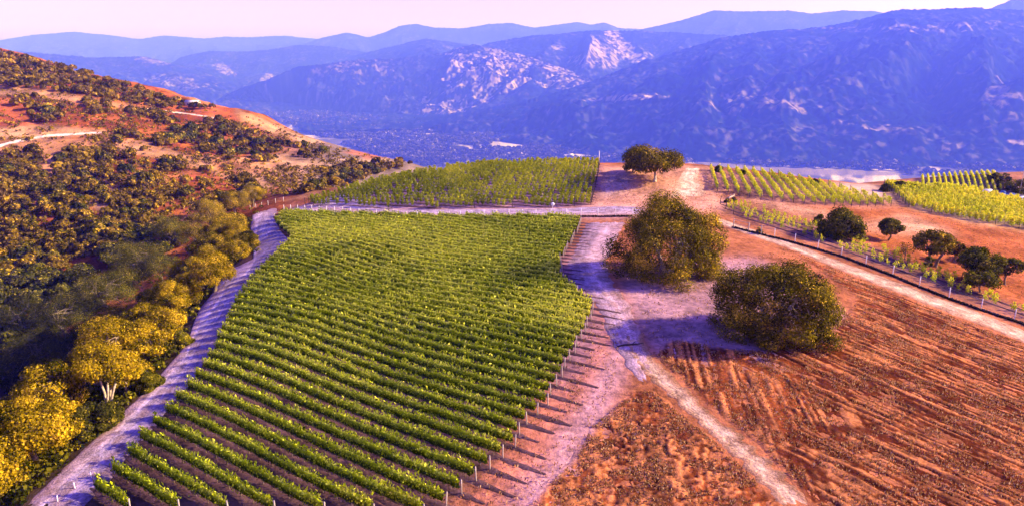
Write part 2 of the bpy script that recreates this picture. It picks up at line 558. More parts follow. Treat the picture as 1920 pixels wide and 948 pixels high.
# ravine and slope under the trees
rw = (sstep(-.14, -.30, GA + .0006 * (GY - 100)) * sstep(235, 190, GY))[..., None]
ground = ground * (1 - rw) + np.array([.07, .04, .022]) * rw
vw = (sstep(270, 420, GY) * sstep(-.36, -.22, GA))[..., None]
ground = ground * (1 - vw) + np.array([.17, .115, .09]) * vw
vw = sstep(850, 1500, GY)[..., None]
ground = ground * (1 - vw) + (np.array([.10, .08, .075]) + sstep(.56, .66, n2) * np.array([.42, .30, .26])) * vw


def paint(pxpoly, c, amt=1.0, P=None, soft=14):
    P = plan(pxpoly) if P is None else P
    m = inside(jx, jy, P)
    i, j = np.where(m)
    if len(i) == 0:
        return
    i0, i1, j0, j1 = max(0, i.min() - 14), i.max() + 15, max(0, j.min() - 14), j.max() + 15
    w = m[i0:i1, j0:j1].astype(float)
    for _ in range(soft):
        w[1:-1] = (w[:-2] + w[1:-1] * 2 + w[2:]) / 4; w[:, 1:-1] = (w[:, :-2] + w[:, 1:-1] * 2 + w[:, 2:]) / 4
    w = (w * amt)[..., None]
    ground[i0:i1, j0:j1] = ground[i0:i1, j0:j1] * (1 - w) + np.array(c) * w


PALE = (.46, .26, .12); RED = (.38, .095, .03)
OPEN = [
    (PALE, [(-60, 155), (60, 166), (150, 178), (250, 199), (300, 208), (240, 205), (150, 192), (60, 182), (-60, 178)]),
    (RED, [(-60, 186), (50, 195), (95, 220), (100, 240), (40, 240), (-60, 232)]),
    (PALE, [(-60, 240), (90, 235), (200, 245), (215, 252), (110, 258), (-60, 262)]),
    ((.48, .21, .08), [(-60, 266), (120, 260), (170, 262), (120, 285), (60, 300), (-60, 305)]),
    (PALE, [(190, 256), (262, 262), (330, 285), (400, 312), (440, 342), (380, 318), (300, 300), (230, 285)]),
    (RED, [(300, 205), (345, 192), (430, 198), (480, 222), (420, 226), (340, 218)]),
    (PALE, [(432, 201), (480, 218), (545, 247), (610, 268), (575, 272), (500, 246), (450, 226)]),
    (PALE, [(470, 290), (530, 288), (620, 308), (640, 316), (560, 312), (500, 306)]),
    (RED, [(345, 322), (400, 326), (458, 360), (400, 360), (352, 345)]),
    (PALE, [(445, 318), (490, 330), (512, 352), (490, 360), (455, 340)]),
    (PALE, [(165, 382), (215, 385), (245, 400), (225, 410), (185, 396)]),
    (RED, [(60, 372), (110, 400), (180, 440), (190, 460), (120, 430), (60, 400)]),
    (PALE, [(25, 392), (60, 400), (50, 410), (25, 402)]),
    (PALE, [(620, 300), (760, 296), (700, 306)]),
    (RED, [(640, 285), (680, 275), (735, 297), (690, 300)]),
]
OPENP = [plan(p) for _, p in OPEN]
for (c, p), P in zip(OPEN, OPENP):
    paint(p, c, .55, P, 3)
# knoll, tracks and fields near the camera
paint([(1125, 312), (1330, 312), (1345, 360), (1380, 395), (1200, 402), (1105, 400)], (.48, .22, .13))
paint([(1130, 330), (1180, 322), (1190, 350), (1150, 362), (1120, 372)], (.45, .30, .30), .8)
paint([(1345, 355), (1430, 372), (1545, 388), (1700, 390), (1920, 436), (1980, 455), (1980, 600), (1800, 530), (1560, 434), (1420, 390)], (.33, .095, .032))
paint([(1380, 362), (1545, 395), (1640, 420), (1700, 400), (1800, 440), (1700, 440), (1560, 420), (1400, 378)], (.58, .33, .2), .6)
paint([(1560, 340), (1640, 346), (1695, 382), (1610, 370), (1540, 350)], (.42, .26, .19))
paint(None, (.20, .095, .075), 1, SV)
paint(None, (.24, .13, .16), 1, UPV)
paint(None, (.25, .115, .085), 1, RV)
paint(None, (.36, .25, .12), 1, BV)
paint(None, (.12, .08, .085), 1, FV)
paint(None, (.085, .045, .038), 1, MAIN)
paint([(820, 975), (990, 800), (1060, 690), (1110, 600), (1170, 600), (1180, 700), (1080, 850), (960, 975)], (.42, .145, .085), .9)
paint([(930, 975), (1040, 830), (1120, 700), (1165, 640), (1185, 700), (1110, 830), (1040, 975)], (.50, .27, .27), .75)
paint([(1050, 480), (1090, 460), (1110, 560), (1150, 620), (1100, 690), (1040, 740)], (.26, .14, .17), .7)
paint([(780, 975), (1000, 700), (900, 700), (640, 975)], (.20, .09, .06), .7)
paint([(540, 400), (700, 407), (1200, 404), (1200, 394), (900, 396), (540, 390)], (.42, .30, .34))
paint([(1150, 500), (1400, 480), (1500, 520), (1600, 600), (1420, 690), (1220, 660), (1180, 590)], (.34, .185, .20), .9)
paint([(1080, 260), (1100, 250), (1110, 258)], PALE)
paint([(1880, 352), (1990, 345), (1990, 384), (1905, 374)], (.50, .38, .40))
# pale plots and meadows of the valley floor
CLEAR = [[(920, 266), (1005, 263), (1018, 272), (960, 282), (922, 279)], [(795, 250), (862, 251), (855, 257), (788, 256)], [(695, 254), (768, 256), (745, 261)],
         [(1290, 298), (1420, 312), (1560, 318), (1700, 322), (1700, 330), (1500, 328), (1330, 312)], [(1045, 290), (1125, 289), (1135, 299), (1055, 298)],
         [(870, 279), (928, 283), (890, 289)], [(610, 238), (655, 239), (640, 244)], [(560, 226), (600, 227), (585, 231)], [(700, 274), (750, 276), (720, 281)], [(980, 292), (1030, 294), (1000, 299)], [(820, 268), (860, 270), (835, 275)]]
for p in CLEAR:
    paint(p, (.50, .38, .35) if p[0][0] != 1290 else (.20, .145, .14), .95, None, 1)
ground *= (.55 + .9 * fbm(GX / (2.5 + .012 * GY), GY / (2.5 + .012 * GY), 301, 4))[..., None]
# kerb line of bare soil on the rise of the track between vineyards
gidx = np.arange(NA * NB).reshape(NB, NA)
gF = np.stack([gidx[:-1, :-1], gidx[:-1, 1:], gidx[1:, 1:], gidx[1:, :-1]], -1).reshape(-1, 4)
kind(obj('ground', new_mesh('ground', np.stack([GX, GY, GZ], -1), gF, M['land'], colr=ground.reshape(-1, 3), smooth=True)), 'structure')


# ------------------------------------------------------------------ dirt roads (ribbons laid over the terrain)
def resample(P, n):
    d = np.concatenate([[0], np.cumsum(np.linalg.norm(np.diff(P, axis=0), axis=1))])
    t = np.linspace(0, d[-1], n)
    return np.stack([np.interp(t, d, P[:, k]) for k in range(P.shape[1])], 1)


def ribbon(name, left, right, n, m, cols, lift=.06, seed=1, edge=.35):
    L = resample(plan(left, False), n); R = resample(plan(right, False), n)
    for _ in range(6):
        L[1:-1] = (L[:-2] + 2 * L[1:-1] + L[2:]) / 4; R[1:-1] = (R[:-2] + 2 * R[1:-1] + R[2:]) / 4
    t = np.linspace(0, 1, m)
    wig = (fbm(np.arange(n) / 6., np.zeros(n), seed, 3) - .5)
    wig2 = (fbm(np.arange(n) / 6., np.zeros(n) + 40, seed, 3) - .5)
    width = np.linalg.norm(R - L, axis=1)
    Lx = L + (L - R) / width[:, None] * wig[:, None] * edge * 4
    Rx = R + (R - L) / width[:, None] * wig2[:, None] * edge * 4
    P = Lx[:, None] * (1 - t)[None, :, None] + Rx[:, None] * t[None, :, None]
    x, y = P[..., 0], P[..., 1]
    ends = np.clip(np.minimum(np.arange(n), n - 1 - np.arange(n)) / 14., 0, 1)[:, None]
    prof = np.clip(np.minimum(t, 1 - t) * m / 2.5, 0, 1)[None] * sstep(0, 1, ends + .5 * (fbm(x / 1.2, y / 1.2, seed + 2, 3) - .5) * (ends < 1))
    ruts = np.exp(-((t - .36) / .05) ** 2) + np.exp(-((t - .60) / .05) ** 2)
    z = hgt(x, y) + lift * prof - .07 * (1 - prof) - .035 * ruts[None] + .05 * (fbm(x / .8, y / .8, seed + 5, 3) - .5) * prof
    c = np.zeros((n, m, 3))
    cols = [(k, np.array(v)) for k, v in cols]
    for ch in range(3):
        c[..., ch] = np.interp(np.clip(t[None] + .10 * (fbm(x / 2.5, y / 2.5, seed + 9) - .5), 0, 1), [k for k, _ in cols], [v[ch] for _, v in cols])
    streak = fbm(t[None] * 26 + 0 * x, np.arange(n)[:, None] / 60. + 0 * x, seed + 3, 3)
    c *= (.62 + .76 * streak)[..., None]
    rutw = np.exp(-((t[None] + .03 * wig[:, None] - .34) / .045) ** 2) + np.exp(-((t[None] + .03 * wig[:, None] - .62) / .045) ** 2)
    c = c * (1 + .22 * rutw * (fbm(x / 3, y / 3, seed + 12) > .38))[..., None]
    tuft = sstep(.56, .66, fbm(x / 1.1, y / 1.1, seed + 14, 3) + .12 * np.exp(-((t[None] - .48) / .08) ** 2))[..., None]
    c = c * (1 - .45 * tuft) + np.array([.20, .09, .05]) * .45 * tuft
    idx = np.arange(n * m).reshape(n, m)
    Fq = np.stack([idx[:-1, :-1], idx[:-1, 1:], idx[1:, 1:], idx[1:, :-1]], -1).reshape(-1, 4)
    return kind(obj(name, new_mesh(name, np.stack([x, y, z], -1), Fq, M['road'], colr=c.reshape(-1, 3), smooth=True)), 'structure')


VIO = (.30, .20, .27); PALEV = (.50, .35, .40)
ribbon('dirt_road', [(-60, 1040), (20, 965), (185, 815), (300, 700), (352, 640), (368, 585), (430, 505), (484, 478), (490, 445), (468, 420), (478, 392), (540, 381)],
       [(100, 1040), (150, 965), (235, 866), (352, 733), (402, 662), (440, 578), (500, 495), (545, 453), (512, 425), (520, 406), (528, 403), (560, 392)],
       420, 34, [(0, (.34, .19, .22)), (.25, (.46, .29, .31)), (.42, PALEV), (.62, VIO), (1, (.21, .14, .20))], seed=3)
ribbon('track', [(550, 384), (640, 392), (760, 393), (900, 391), (1040, 390), (1110, 387), (1230, 385)],
       [(550, 400), (640, 401), (760, 408), (900, 405), (1040, 403), (1110, 402), (1230, 403)],
       300, 18, [(0, (.36, .25, .32)), (.5, (.44, .31, .40)), (1, (.46, .28, .26))], seed=13)
ribbon('path', [(1100, 412), (1078, 455), (1062, 495), (1068, 525), (1108, 565), (1128, 605), (1148, 650), (1180, 695), (1216, 728)],
       [(1180, 412), (1158, 450), (1142, 490), (1148, 525), (1186, 575), (1200, 615), (1210, 655), (1222, 692), (1238, 724)],
       260, 26, [(0, (.24, .14, .18)), (.3, (.30, .19, .24)), (.55, (.52, .32, .34)), (.75, (.46, .27, .28)), (1, (.30, .16, .16))], seed=23)
ribbon('dirt_path', [(1160, 620), (1195, 690), (1235, 730), (1330, 815), (1410, 890), (1475, 965)],
       [(1205, 615), (1225, 668), (1290, 730), (1385, 810), (1465, 880), (1550, 965)],
       220, 18, [(0, (.24, .09, .05)), (.3, (.46, .26, .16)), (.5, (.56, .35, .24)), (.75, (.38, .19, .11)), (1, (.22, .08, .035))], seed=33)
ribbon('farm_track', [(1320, 398), (1400, 425), (1480, 452), (1600, 497), (1720, 540), (1840, 585), (1960, 632)],
       [(1330, 415), (1400, 440), (1480, 468), (1600, 518), (1720, 566), (1840, 612), (1960, 662)],
       260, 16, [(0, (.36, .16, .08)), (.25, (.52, .31, .20)), (.62, (.60, .39, .26)), (1, (.36, .12, .06))], seed=43)
ribbon('sandy_track', [(1285, 312), (1270, 330), (1255, 352), (1240, 378)], [(1318, 312), (1312, 332), (1330, 355), (1335, 372)],
       80, 12, [(0, (.52, .28, .15)), (.5, (.72, .50, .34)), (1, (.50, .26, .15))], seed=53)
ribbon('hill_road', [(-40, 281), (30, 262), (90, 252), (200, 246)], [(-40, 288), (36, 267), (92, 257), (200, 250)], 120, 6,
       [(0, (.66, .46, .32)), (.5, (.76, .58, .44)), (1, (.66, .46, .32))], seed=63, lift=.3, edge=.6)
ribbon('hill_track', [(250, 200), (330, 209), (420, 222)], [(250, 203), (330, 212), (420, 225)], 80, 5,
       [(0, (.66, .46, .32)), (1, (.70, .50, .36))], seed=73, lift=.3, edge=.6)


# ------------------------------------------------------------------ tilled field with real furrows
def tilled(name, pxpoly, step, seed, amp, mix=1.0):
    P = plan(pxpoly)
    x0, y0 = P.min(0) - 2; x1, y1 = P.max(0) + 2
    xs = np.arange(x0, x1, step); ys = np.arange(y0, y1, step)
    X, Y = np.meshgrid(xs, ys)
    m = inside(X + 2.2 * (fbm(X / 4, Y / 4, seed) - .5), Y + 2.2 * (fbm(X / 4, Y / 4, seed + 4) - .5), P).astype(float)
    for _ in range(30):
        m = (m + np.roll(m, 1, 0) + np.roll(m, -1, 0) + np.roll(m, 1, 1) + np.roll(m, -1, 1)) / 5
    A = hit([1560], [490])[0][:2]; B = hit([1900], [606])[0][:2]
    d = (B - A) / np.linalg.norm(B - A); nrm = np.array([-d[1], d[0]])
    f1 = (X - A[0]) * nrm[0] + (Y - A[1]) * nrm[1]
    A2 = hit([1375], [690])[0][:2]; B2 = hit([1425], [840])[0][:2]
    d2 = (B2 - A2) / np.linalg.norm(B2 - A2); n2_ = np.array([-d2[1], d2[0]])
    wq = sstep(.44, .56, .5 + (X - 36 - .12 * (Y - 80)) / 40 + .55 * (fbm(X / 14, Y / 14, seed + 2, 4) - .5))

    def streaks(u, k):
        f = (X - A[0]) * -u[1] + (Y - A[1]) * u[0]; g_ = X * u[0] + Y * u[1]
        f = f + .7 * (fbm(X / 14, Y / 14, seed + 6 + k) - .5)
        a = vnoise(f / .38, g_ / 7.0, seed + 40 + k); b = vnoise(f / .95 + 5, g_ / 10., seed + 41 + k); e = vnoise(f / .7, g_ / 1.5, seed + 43 + k)
        q = np.abs(((f / 1.2) % 1) - .5) * 2
        return a, .5 * a + .3 * b + .2 * q * (.4 + e), e, vnoise(f / .55, g_ / 3.2, seed + 47 + k)
    S1 = streaks(d, 0); S2 = streaks(d2, 5)
    st1, fur, st3, dkn = [q2 + (q1 - q2) * wq for q1, q2 in zip(S1, S2)]
    clod = fbm(X / .5, Y / .5, seed + 8, 3)
    lowc = fbm(X / 2.2, Y / 2.2, seed + 14, 4)
    h = amp * (1.7 * mix * (fur - .5) + (1.7 - .8 * mix) * (clod - .5) + (2.4 - 1.3 * mix) * (lowc - .5)) + .05
    Z = hgt(X, Y) + (h + .05) * m - .10 * (1 - sstep(0, .35, m))
    big = fbm(X / 16, Y / 16, seed + 20, 4)[..., None]
    c = np.array([.095, .020, .007]) * (1 - sstep(.45, .65, big)) + np.array([.22, .052, .015]) * sstep(.45, .65, big)
    st = sstep(.54, .74, clod * (.24 + .5 * (1 - mix)) + st1 * (.52 * mix + .1 * (1 - mix)) + st3 * .14 * mix + (.22 + .2 * (1 - mix)) * fbm(X / 4, Y / 4, seed + 30, 3))[..., None]
    c = c * (1 - .8 * st) + np.array([.54, .19, .065]) * .8 * st
    dk = sstep(.60, .70, dkn * .6 + .4 * lowc)[..., None]
    c = c * (1 - .6 * dk) + np.array([.06, .018, .010]) * .6 * dk
    a_i, b_i = warp(X, Y)
    gi = np.clip(((b_i - B0) / (B1 - B0) * (NB - 1)).astype(int), 0, NB - 1); gj = np.clip(((a_i - A0) / (A1 - A0) * (NA - 1)).astype(int), 0, NA - 1)
    mm = sstep(.25, .95, m + .5 * (fbm(X / 1.5, Y / 1.5, seed + 70, 3) - .5))[..., None]
    c = c * mm + ground[gi, gj] * (1 - mm)
    keep = m > .02
    ny, nx = X.shape
    idx = np.arange(nx * ny).reshape(ny, nx)
    kq = keep[:-1, :-1] | keep[1:, 1:] | keep[1:, :-1] | keep[:-1, 1:]
    Fq = np.stack([idx[:-1, :-1], idx[:-1, 1:], idx[1:, 1:], idx[1:, :-1]], -1)[kq]
    us = np.unique(Fq); rm = np.full(nx * ny, -1); rm[us] = np.arange(len(us))
    kind(obj(name, new_mesh(name, np.stack([X, Y, Z], -1).reshape(-1, 3)[us], rm[Fq], M['field'], colr=c.reshape(-1, 3)[us])), 'structure')
    return P


FIELD1 = tilled('field', [(1290, 640), (1340, 650), (1440, 660), (1560, 620), (1610, 560), (1500, 478), (1420, 452), (1480, 470), (1600, 520), (1720, 568), (1840, 614), (1980, 668), (2060, 960), (1560, 980), (1470, 878), (1390, 805), (1290, 722), (1230, 665), (1260, 640)], .19, 101, .24)
FIELD2 = tilled('field_corner', [(1190, 735), (1225, 735), (1330, 820), (1405, 890), (1480, 980), (960, 980), (1080, 860), (1110, 800)], .17, 131, .27, .3)


# ------------------------------------------------------------------ vine rows
def words_ord(n):
    ones = ['', 'first', 'second', 'third', 'fourth', 'fifth', 'sixth', 'seventh', 'eighth', 'ninth', 'tenth', 'eleventh', 'twelfth', 'thirteenth', 'fourteenth', 'fifteenth', 'sixteenth', 'seventeenth', 'eighteenth', 'nineteenth']
    tens = ['', '', 'twenty', 'thirty', 'forty', 'fifty', 'sixty', 'seventy', 'eighty']; tth = ['', '', 'twentieth', 'thirtieth', 'fortieth', 'fiftieth', 'sixtieth', 'seventieth', 'eightieth']
    n = min(n, 89)
    if n < 20:
        return ones[n]
    return tth[n // 10] if n % 10 == 0 else tens[n // 10] + '-' + ones[n % 10]


def row_segments(P, direction, spacing, phase=0., step=.5, minlen=4.):
    d = np.array(direction, float); d /= np.linalg.norm(d); n = np.array([-d[1], d[0]])
    if n[1] < 0: n = -n
    q = P @ n; s = P @ d
    out = []
    k = q.min() + phase
    while k < q.max():
        t = np.arange(s.min() - 1, s.max() + 1, step)
        pts = t[:, None] * d + k * n
        ins = inside(pts[:, 0], pts[:, 1], P)
        if ins.any():
            i = np.where(ins)[0]
            cuts = np.split(i, np.where(np.diff(i) > 3)[0] + 1)
            best = max(cuts, key=len)
            if len(best) * step > minlen:
                out.append((pts[best[0]], pts[best[-1]]))
        k += spacing
    return out, d, n


def foliage(name, p0, p1, per_m, leaf, mat, rng, lo=.65, hi=1.65, wid=.34, vine=None, shoots=.10, loc=(0, 0, 0), tintf=None, gaps=.0, core=0, shade_grad=.5):
    L = np.linalg.norm(p1 - p0); d = (p1 - p0) / L; n = np.array([-d[1], d[0]])
    N = int(L * per_m)
    if vine:
        k = np.arange(.6, L, vine)
        k = k[rng.random(len(k)) > gaps]
        if len(k) == 0: k = np.array([L / 2])
        vg = rng.uniform(.45, 1.25, len(k))
        pick = rng.choice(len(k), N, p=vg / vg.sum())
        s = np.clip(k[pick] + rng.normal(size=N) * .27, 0, L)
        vh = vg[pick]
    else:
        s = rng.uniform(0, L, N)
        vh = np.ones(N)
    base = p0[None] + s[:, None] * d
    vig = fbm(base[:, 0] / 1.3, base[:, 1] / 1.3, 77, 3)
    top = lo + (hi - lo) * (.76 + .46 * vig) * (.6 + .4 * vh)
    b = rng.beta(1.5, 1.15, N)
    z = lo + (top - lo) * b
    sh = rng.random(N) < shoots
    z = np.where(sh, top + rng.uniform(0, .55, N) * (.4 + vig), z)
    w = wid * (.45 + .75 * np.sin(np.clip(b, 0, 1) * pi)) * (.7 + .6 * vig)
    lat = rng.normal(size=N) * w * .62
    lat = np.where(sh, lat * .5, lat)
    xy = base + lat[:, None] * n
    C = np.concatenate([xy, (hgt(base[:, 0], base[:, 1]) + z)[:, None]], 1) - np.array(loc)
    Nn = np.concatenate([n[None] * np.sign(lat)[:, None] * 1.0, ((b - .5) * 1.7)[:, None]], 1) + rng.normal(size=(N, 3)) * .34
    ti = .48 + .32 * (fbm(base[:, 0] / 5, base[:, 1] / 5, 91, 3) - .5) + rng.normal(size=N) * .17 + np.where(sh, .16, 0) + shade_grad * (b - .62)  # shoots are yellower; the height gradient paints lit tops and shaded lower leaves
    if tintf is not None:
        ti = ti + tintf(base[:, 0], base[:, 1])
    asp = np.where(sh, 2.2, 1.1)
    V, Fq = leaf_quads(C, Nn, leaf * rng.uniform(.7, 1.35, N), rng, asp, up=np.where(sh[:, None], np.array([[0, 0, 1.]]), rng.normal(size=(N, 3))))
    ti = np.repeat(np.clip(ti, 0, 1), 4)
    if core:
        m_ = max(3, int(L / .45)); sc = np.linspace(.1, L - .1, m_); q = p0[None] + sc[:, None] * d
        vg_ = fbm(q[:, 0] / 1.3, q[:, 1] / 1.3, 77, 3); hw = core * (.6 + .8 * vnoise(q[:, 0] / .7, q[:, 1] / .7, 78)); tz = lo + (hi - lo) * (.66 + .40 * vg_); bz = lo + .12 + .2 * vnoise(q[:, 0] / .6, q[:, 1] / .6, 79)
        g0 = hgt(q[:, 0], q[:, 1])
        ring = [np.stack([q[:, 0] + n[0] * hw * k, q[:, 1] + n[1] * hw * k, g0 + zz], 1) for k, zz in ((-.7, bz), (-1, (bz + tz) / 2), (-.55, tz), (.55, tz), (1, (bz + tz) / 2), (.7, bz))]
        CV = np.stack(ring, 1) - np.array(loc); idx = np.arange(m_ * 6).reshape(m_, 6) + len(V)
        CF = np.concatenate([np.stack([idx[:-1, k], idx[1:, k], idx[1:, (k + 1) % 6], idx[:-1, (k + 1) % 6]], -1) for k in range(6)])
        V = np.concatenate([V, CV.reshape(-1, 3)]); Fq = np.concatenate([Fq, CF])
        ti = np.concatenate([ti, np.tile(np.array([.03, .06, .50, .50, .06, .03]), m_)])  # core sides painted dark and top light, imitating sun on the hedge
    return new_mesh(name, V, Fq, mat, tint=ti)


ep_me = MB().tube([(0, 0, -.3), (0, 0, .8), (.02, 0, 1.75)], [.075, .07, .065], 7).mesh('end_post', M['post'], True)
lp_me = MB().tube([(0, 0, -.2), (0, 0, 1.8)], [.03, .03], 4).mesh('line_post', M['darkwood'], True)
tr_me = MB().tube([(0, 0, -.1), (.03, .02, .35), (-.02, .03, .62), (.04, 0, .95)], [.05, .035, .03, .025], 5).mesh('trunk', M['bark'], True)
dk_me = MB().tube([(0, 0, -.3), (0, 0, 1), (.03, 0, 2.3)], [.09, .085, .075], 6).mesh('dark_end_post', M['darkwood'], True)


def wire_mesh(p0, p1, loc, zs, r=.012):
    mb = MB(); L = np.linalg.norm(p1 - p0); n = max(2, int(L / 3))
    t = np.linspace(0, 1, n)[:, None]; q = p0 * (1 - t) + p1 * t
    for z in zs:
        mb.tube(np.concatenate([q, (hgt(q[:, 0], q[:, 1]) + z)[:, None]], 1) - np.array(loc), r, 3)
    return mb.mesh('wire', M['wire'])


BERMS = []


def vine_rows(P, direction, spacing, label, group, mat, per_m, leaf, name='vine_row', posts=True, line=None, trunks=None, endmesh=ep_me, berm=None, wires=None, phase=0., perm_far=None, **kw):
    segs, d, n = row_segments(P, direction, spacing, phase)
    res = []
    tot = len(segs)
    for i, (a, b) in enumerate(segs):
        mid = (a + b) / 2
        loc = np.array([mid[0], mid[1], float(hgt(mid[0], mid[1]))])
        t = thing(name, label(i, tot), 'vine row', loc, 0, group)
        pm = per_m if not perm_far else per_m + (perm_far - per_m) * min(1, i / (tot * .55))
        lf = leaf if not perm_far else leaf * (1 + .25 * min(1, i / (tot * .6)))
        rng = np.random.default_rng(1000 + i + int(abs(a[0]) * 10))
        kq = dict(kw)
        if perm_far:
            q_ = min(1, i / (tot * .6)); kq['shoots'] = kw['shoots'] * (1 - .5 * q_); kq['wid'] = kw['wid'] * (1 - .38 * q_); kq['shade_grad'] = .72 + .6 * q_; kq['core'] = kw['core'] * (1 - .2 * q_)  # painted hedge shading strengthens towards the far rows
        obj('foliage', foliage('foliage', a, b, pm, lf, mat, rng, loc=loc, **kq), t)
        L = np.linalg.norm(b - a); u = (b - a) / L
        if posts:
            for ei, e in enumerate((a - u * .35, b + u * .35)):
                o = obj('end_post', endmesh if ei == 0 or endmesh is dk_me else lp_me, t, (e[0] - loc[0], e[1] - loc[1], float(hgt(e[0], e[1])) - loc[2])); o.rotation_euler = (random.uniform(-.06, .06), random.uniform(-.06, .06), random.uniform(0, 6))
        if line and i < line[0]:
            for s in np.arange(line[1], L - 1, line[1]):
                e = a + u * s
                o = obj('line_post', lp_me, t, (e[0] - loc[0], e[1] - loc[1], float(hgt(e[0], e[1])) - loc[2])); o.rotation_euler.z = random.uniform(0, 6)
        if trunks and i < trunks[0]:
            for s in np.arange(.9, L - .3, trunks[1]):
                e = a + u * (s + random.uniform(-.1, .1))
                o = obj('trunk', tr_me, t, (e[0] - loc[0], e[1] - loc[1], float(hgt(e[0], e[1])) - loc[2])); o.rotation_euler.z = random.uniform(0, 6)
        if wires and i < wires:
            obj('wire', wire_mesh(a - u * .35, b + u * .35, loc, (.7, 1.15, 1.6)), t)
        if berm:
            BERMS.append((a - u * random.uniform(*berm), b + u * random.uniform(.6, 1.8)))
        res.append((a, b))
    return res


def main_tint(x, y):
    q = hit([1075], [605])[0]; q2 = hit([800], [490])[0]; q3 = hit([640], [440])[0]; q4 = hit([760], [560])[0]
    r = .55 * np.exp(-(((x - q[0]) / 7) ** 2 + ((y - q[1]) / 8) ** 2)) + .28 * np.exp(-(((x - q2[0]) / 16) ** 2 + ((y - q2[1]) / 14) ** 2)) + .26 * np.exp(-(((x - q3[0]) / 22) ** 2 + ((y - q3[1]) / 16) ** 2))
    return r + .42 * (fbm(x / 13, y / 13, 203, 3) - .5)


ROWDIR = (-.838, .545)
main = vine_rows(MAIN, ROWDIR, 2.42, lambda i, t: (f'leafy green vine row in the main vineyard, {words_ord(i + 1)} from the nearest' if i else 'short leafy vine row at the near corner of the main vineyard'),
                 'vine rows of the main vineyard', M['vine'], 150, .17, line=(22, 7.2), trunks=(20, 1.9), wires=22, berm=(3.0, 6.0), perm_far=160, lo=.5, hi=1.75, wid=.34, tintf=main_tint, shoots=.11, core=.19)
up = vine_rows(UPV, (-.93, .37), 2.5, lambda i, t: f'vine row with upright shoots on the crest vineyard, {words_ord(i + 1)} up from the fence',
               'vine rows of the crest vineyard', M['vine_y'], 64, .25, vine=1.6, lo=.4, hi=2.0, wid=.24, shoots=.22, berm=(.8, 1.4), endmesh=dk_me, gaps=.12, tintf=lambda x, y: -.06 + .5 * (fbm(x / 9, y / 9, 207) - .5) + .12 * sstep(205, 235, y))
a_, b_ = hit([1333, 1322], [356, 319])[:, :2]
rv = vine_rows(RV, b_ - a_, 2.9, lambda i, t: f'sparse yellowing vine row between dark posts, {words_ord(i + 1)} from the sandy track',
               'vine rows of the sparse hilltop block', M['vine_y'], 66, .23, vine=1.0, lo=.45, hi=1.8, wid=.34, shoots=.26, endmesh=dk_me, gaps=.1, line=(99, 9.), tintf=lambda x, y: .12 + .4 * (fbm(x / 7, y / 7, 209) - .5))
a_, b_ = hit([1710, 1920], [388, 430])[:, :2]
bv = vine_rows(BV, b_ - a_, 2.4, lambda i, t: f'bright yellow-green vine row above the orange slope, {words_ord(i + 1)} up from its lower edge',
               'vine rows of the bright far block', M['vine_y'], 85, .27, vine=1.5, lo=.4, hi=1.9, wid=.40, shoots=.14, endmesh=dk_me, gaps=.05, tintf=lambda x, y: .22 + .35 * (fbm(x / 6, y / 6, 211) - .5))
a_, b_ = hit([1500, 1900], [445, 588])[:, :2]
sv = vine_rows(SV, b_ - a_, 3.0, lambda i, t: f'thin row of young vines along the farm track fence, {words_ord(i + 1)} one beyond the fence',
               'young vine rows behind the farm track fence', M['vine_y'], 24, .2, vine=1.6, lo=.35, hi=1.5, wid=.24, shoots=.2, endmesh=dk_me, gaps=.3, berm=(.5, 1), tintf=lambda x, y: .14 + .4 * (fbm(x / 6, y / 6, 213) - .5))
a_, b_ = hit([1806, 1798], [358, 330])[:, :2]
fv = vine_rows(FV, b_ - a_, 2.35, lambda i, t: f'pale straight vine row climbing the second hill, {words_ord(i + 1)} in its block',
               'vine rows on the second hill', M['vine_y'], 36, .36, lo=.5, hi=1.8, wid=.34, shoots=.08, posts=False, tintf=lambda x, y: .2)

# low soil mounds the rows stand on
bV, bF, nb_ = [], [], 0
for a, b in BERMS:
    L = np.linalg.norm(b - a); m = max(3, int(L / .6)); t = np.linspace(0, 1, m)[:, None]
    q = a * (1 - t) + b * t; u = (b - a) / L; nn = np.array([-u[1], u[0]])
    offs = np.array([-.50, -.26, 0, .26, .50]); hs = np.array([-.06, .03, .08, .03, -.06])
    fade = np.minimum(1, np.minimum(t, 1 - t) * L / 3.0)
    wob = (.25 + .75 * fade) * (.55 + .9 * fbm(q[:, :1] / 1.1, q[:, 1:] / 1.1, 29, 2)); x = q[:, :1] + wob * offs * nn[0]; y = q[:, 1:] + wob * offs * nn[1]
    z = hgt(x, y) + hs * fade + .05 * (fbm(x / .5, y / .5, 19, 2) - .5) + .07
    idx = np.arange(m * 5).reshape(m, 5) + nb_
    bV.append(np.stack([x, y, z], -1).reshape(-1, 3)); bF.append(np.stack([idx[:-1, :-1], idx[:-1, 1:], idx[1:, 1:], idx[1:, :-1]], -1).reshape(-1, 4)); nb_ += m * 5
bV = np.concatenate(bV)
bc = np.tile(np.array([.085, .042, .045]), (len(bV), 1)) * (.7 + .6 * fbm(bV[:, 0], bV[:, 1], 5)[:, None])
kind(obj('soil_ground', new_mesh('soil_ground', bV, np.concatenate(bF), M['field'], colr=bc, smooth=True)), 'structure')

# ------------------------------------------------------------------ oaks on the knoll and the slope
rng = np.random.default_rng(5)


def px_tree(cx, cy, Rpx, h_over_w, name, label, cat='tree', clear=.1, hc=None, **kw):
    hc0 = 4.0
    for _ in range(3):
        p = place(cx, cy, hc0); w = 2 * rpx(p, Rpx); h = w * h_over_w
        hc0 = hc if hc else h * (clear + (1 - clear) * .45)
    return make_tree(name, label, cat, p, kw.pop('rng', rng), w, w * kw.pop('dw', .95), h, clear=clear, **kw)


